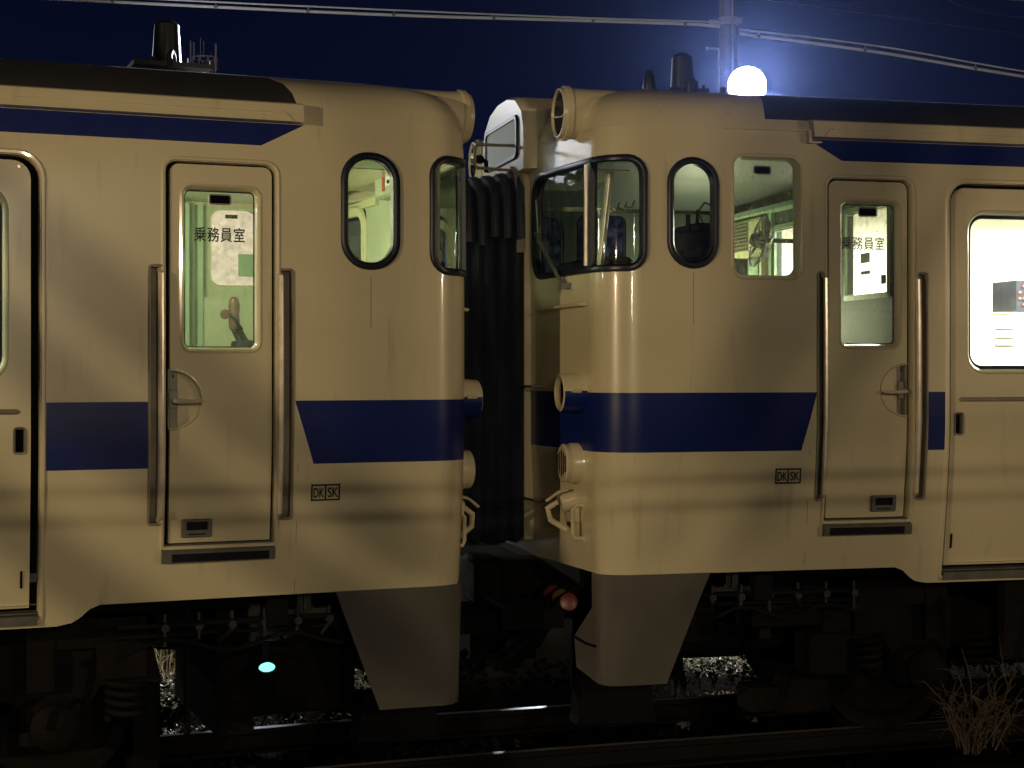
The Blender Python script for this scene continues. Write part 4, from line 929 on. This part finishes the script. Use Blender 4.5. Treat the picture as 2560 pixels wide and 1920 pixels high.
struct(k.build('dry_grass', ['straw', 'blade'], smooth=0), 'stuff')

k = MB(); random.seed(8)        # fallen leaves and chaff on the strip of ground behind the far rail
for i in range(13000):
    s = random.uniform(-4.5, 6.0); y = random.uniform(.72, 2.2); c = ctrk(s); d = (ctrk(s + .1) - ctrk(s - .1)).normalized(); nn = Vector((-d.y, d.x, 0)); q = c + nn * y
    if -.9 < q.x < .55: continue
    q.z = gz(q.x, q.y) + random.uniform(.03, .085); r = random.uniform(.008, .028)
    R_ = Quaternion(Vector((random.gauss(0, .5), random.gauss(0, .5), 1)).normalized(), random.uniform(0, 6)).to_matrix() @ Quaternion(Vector((1, 0, 0)), random.gauss(0, .6)).to_matrix()
    k.add([q + R_ @ Vector(v) for v in ((-r, 0, 0), (0, -r * .35, .004), (r, 0, 0), (0, r * .35, .004))], [(0, 1, 2), (0, 2, 3)], 0 if random.random() < .8 else 1)
struct(k.build('leaf_litter', ['litter', 'blade'], smooth=0), 'stuff')

# bush of dry twigs beside the near rail
tb = empty('dry_bush', (2.12, 7.4, .355)); tag(tb, 'clump of bare dry brown twigs standing in front of the right railcar wheel', 'bush')
k = MB(); random.seed(11)
def twig(p0, dirv, L, r, depth):
    pts = [Vector(p0)]; d = Vector(dirv).normalized(); n = 6
    for i in range(n):
        d = (d + Vector((random.gauss(0, .16), random.gauss(0, .16), random.gauss(0, .12) - .05))).normalized(); pts.append(pts[-1] + d * L / n)
    k.tube(pts, [r * (1 - .75 * i / n) for i in range(n + 1)], 5)
    if depth > 0:
        for j in range(random.randint(1, 3)):
            b = random.randint(2, n - 1); e = (d + Vector((random.gauss(0, .6), random.gauss(0, .6), random.gauss(.1, .4)))).normalized()
            twig(pts[b], e, L * random.uniform(.3, .55), r * .6, depth - 1)
for i in range(34):
    a = random.uniform(0, 2 * pi); rr_ = random.uniform(0, .09)
    twig((rr_ * cos(a) , rr_ * sin(a), random.uniform(-.02, .03)), (.30 * cos(a) + .10, .30 * sin(a), random.uniform(.7, 1.4)), random.uniform(.2, .48), random.uniform(.0025, .0045), 2)
for i in range(10):
    a = random.uniform(-.6, .6); twig((-.02, 0, .26), (cos(a), sin(a) * .4, -random.uniform(.4, 1.3)), random.uniform(.2, .33), .003, 1)
k.build('twigs', 'twig', tb)
# tufts of weeds behind the right skirt
for i, (x, y, lab) in enumerate(((1.05, 11.35, 'leafy weed sprig arching behind the right railcar skirt'), (1.75, 11.5, 'pale weed stalk behind the right railcar front bogie'))):
    k = MB(); random.seed(20 + i)
    for j in range(9):
        a = random.uniform(0, 2 * pi); blade(k, (x + random.uniform(-.05, .05), y, gz(x, y)), random.uniform(.25, .5), random.uniform(.5, 1.5), random.uniform(.006, .014), a, 1 if j % 3 == 0 else 0, 5)
    tag(k.build('weed', ['straw', 'blade'], smooth=0), lab, 'weed')

# ------------------------------------------------------------------ light mast, flood light, cables
pole = empty('utility_pole', (3.40, 25.5, -.1)); tag(pole, 'grey concrete pole with a steel band rising behind the flood light', 'pole')
k = MB(); k.lathe((0, 0, 0), (0, 0, 1), [(0, .20), (4, .165), (8, .138), (12, .115)], 24); k.build('shaft', 'concrete', pole)
k = MB(); k.lathe((0, 0, 7.62), (0, 0, 1), [(0, .150), (.02, .158), (.10, .158), (.12, .150)], 24, caps=False); k.box((-.30, -.10, 7.60), (-.13, .02, 7.70)); k.box((.13, -.12, 7.64), (.20, -.04, 7.72)); k.tube([(-.28, -.12, 7.66), (0, -.19, 7.66), (.2, -.12, 7.7)], .014, 6); k.build('cable_band', 'galv', pole)
k = MB(); k.tube([(-.17, -.10, 5.9), (-.155, -.12, 7.2), (-.17, -.12, 7.23), (-.33, -.12, 7.24)], .014, 8); k.lathe((-.33, -.12, 7.24), (-1, 0, 0), [(0, .03), (.03, .03)], 8); k.tube([(.05, -.17, 5.8), (.045, -.158, 12)], .012, 6); k.build('conduit', 'galv', pole)
fl = empty('flood_light', (3.59, 24.75, 6.44)); tag(fl, 'dazzling white round flood light on the pole above the right railcar roof', 'flood light')
k = MB(); k.lathe((0, 0, 0), (0, -1, -.12), [(-.30, .08), (-.26, .15), (-.05, .27), (.0, .30), (.015, .30)], 36); k.tube([(0, .25, 0), (-.1, .55, 0), (-.15, .68, 0)], .03, 8); k.build('housing', 'galv', fl)
k = MB(); k.lathe((0, 0, 0), (0, -1, -.12), [(.016, .292), (.035, .288), (.06, .22), (.075, .11), (.078, .0)], 36, caps=False); k.build('lens', 'floodlens', fl)
def cable(name, pts, r, label, n=40):
    ps = [Vector(p) for p in pts]; out = []
    for i in range(len(ps) - 1):
        p0 = ps[max(i - 1, 0)]; p1 = ps[i]; p2 = ps[i + 1]; p3 = ps[min(i + 2, len(ps) - 1)]
        for j in range(n // 4):
            t = j / (n // 4); out.append(.5 * ((2 * p1) + (p2 - p0) * t + (2 * p0 - 5 * p1 + 4 * p2 - p3) * t * t + (3 * p1 - p0 - 3 * p2 + p3) * t ** 3))
    out.append(ps[-1]); kk = MB(); kk.tube(out, r, 8); return kk, out
for (up, lo, lab) in (([(-9.5, 25.3, 8.10), (-5.39, 25.3, 7.885), (-1.85, 25.3, 7.722), (1.0, 25.3, 7.605), (3.25, 25.3, 7.535)], [(-9.5, 25.3, 8.02), (-5.39, 25.3, 7.808), (-1.85, 25.3, 7.645), (1.04, 25.3, 7.56), (2.7, 25.3, 7.505), (3.25, 25.3, 7.465)], 'pale double cable strung from the upper left to the pole'),
                      ([(3.55, 25.3, 7.425), (5.74, 25.3, 7.155), (8.0, 25.3, 6.765), (11.5, 25.3, 6.25)], [(3.55, 25.3, 7.352), (5.74, 25.3, 7.060), (8.0, 25.3, 6.685), (11.5, 25.3, 6.18)], 'pale double cable descending from the pole to the right')):
    e = empty('overhead_cable', Vector(up[-1] if up[0][0] < 0 else up[0])); tag(e, lab, 'cable', 'double cables held by the pole'); o3 = e.location
    a, pa_ = cable('c', up, .014, ''); b, pb = cable('c', lo, .024, '')
    a.v = [tuple(Vector(v) - o3) for v in a.v]; b.v = [tuple(Vector(v) - o3) for v in b.v]
    a.build('messenger_wire', 'cable', e); b.build('sheathed_cable', 'cable', e)
    x = up[0][0] + .35
    while x < up[-1][0]:
        qa = min(pa_, key=lambda q: abs(q.x - x)); qb = min(pb, key=lambda q: abs(q.x - x)); h = MB(); h.tube([qa - o3, qb - o3 + Vector((.02, 0, .01))], .009, 5); h.tube([qb - o3 + Vector((-.02, 0, 0)), qb - o3 + Vector((.03, 0, 0))], .030, 8); h.build('hanger', 'wire', e)
        x += 1.48 if up[0][0] < 0 else 1.62
for i, pts in enumerate(([(9.9, 44, 13.6), (12.2, 44, 12.0), (15, 44, 11.6)], [(6.6, 42, 11.7), (10.2, 42, 11.2), (14.5, 42, 10.65), (17, 42, 10.4)])):
    k, _ = cable('w', pts, .014, ''); tag(k.build('thin_wire', 'wire'), ('upper' if i == 0 else 'lower') + ' thin dark wire in the upper right of the night sky', 'wire', 'thin wires in the sky')

# ------------------------------------------------------------------ aerial tower behind the left car roof
tw = empty('aerial_tower', (-11.35, 60, -.2)); tag(tw, 'faint grey lattice aerial tower head peeping over the left railcar roof', 'tower')
k = MB()
for s in (-1, 1):
    for t in (-1, 1): k.tube([(s * .55, t * .55, 0), (s * .30, t * .30, 13.6)], .035, 5)
for j in range(14):
    z = j * 1.0; a = .55 - .25 * z / 13.6; b = .55 - .25 * (z + 1) / 13.6
    for s in (-1, 1): k.tube([(-a, s * a, z), (b, s * b, z + 1)], .02, 4); k.tube([(s * a, -a, z), (s * b, b, z + 1)], .02, 4); k.tube([(a, s * a, z), (-b, s * b, z + 1)], .02, 4)
k.build('lattice_mast', 'tower', tw)
k = MB()
for z, r in ((13.5, .48), (13.85, .48), (13.1, .4)):
    k.tube([(r * cos(t), r * sin(t), z) for t in [2 * pi * j / 20 for j in range(21)]], .03, 5)
for j in range(10):
    t = 2 * pi * j / 10; k.tube([(.48 * cos(t), .48 * sin(t), 13.5), (.48 * cos(t), .48 * sin(t), 13.85)], .015, 4)
k.build('gallery', 'tower', tw)
for x, z0, z1, r in ((-.46, 13.6, 14.4, .03), (-.34, 13.7, 14.35, .035), (.47, 13.3, 14.3, .045), (-.1, 13.8, 14.5, .015), (.02, 13.8, 14.4, .015)):
    k = MB(); k.tube([(x, -.45, z0), (x, -.45, z1)], r, 8); k.build('aerial', 'tower', tw)

# ------------------------------------------------------------------ cables and posts of the platform on the camera side
for dz in (0, .065):
    k = MB(); k.tube([(-14, 1.9 - 14 * .31, 2.60 + dz), (0, 1.9, 2.59 + dz), (14, 1.9 + 14 * .31, 2.60 + dz)], .011, 8)
    tag(k.build('service_cable', 'wire'), ('upper' if dz else 'lower') + ' dark service cable strung along the platform above the viewer', 'cable', 'service cables along the platform')

# ------------------------------------------------------------------ night haze
hz = bpy.data.materials.new("night_haze"); hz.use_nodes = True; t = hz.node_tree; t.nodes.remove(t.nodes['Principled BSDF'])
pv = t.nodes.new('ShaderNodeVolumePrincipled'); pv.inputs['Color'].default_value = (.32, .44, 1, 1); pv.inputs['Density'].default_value = 0.00004; pv.inputs['Anisotropy'].default_value = 0.93
t.links.new(pv.outputs[0], t.nodes['Material Output'].inputs['Volume'])
k = MB(); k.box((-60, -14, -1.6), (60, 90, 18)); struct(k.build('haze', hz, smooth=0), 'stuff')

for (px, py, x2, ang, zz, lab) in ((-6.1, 1.0, -7.1, 1, 2.72, 'grey platform post with two slanting braces left of the viewer'), (7.9, 4.0, 9.5, -1, 2.60, 'grey platform post with two slanting braces right of the viewer')):
    e = empty('platform_post', (px, py - .6, .62)); tag(e, lab, 'post', 'posts of the platform')
    k = MB(); k.box((-.06, -.06, 0), (.06, .06, 3.3)); k.build('upright', 'galv', e)
    for o in (-.1, .12, .46):
        k = MB(); k.tube([(0, .6, zz - .62 - .15 - o), (x2 - px, .6, zz - .62 + abs(x2 - px) * 1.1 - o)], .05, 8); k.build('brace', 'galv', e)
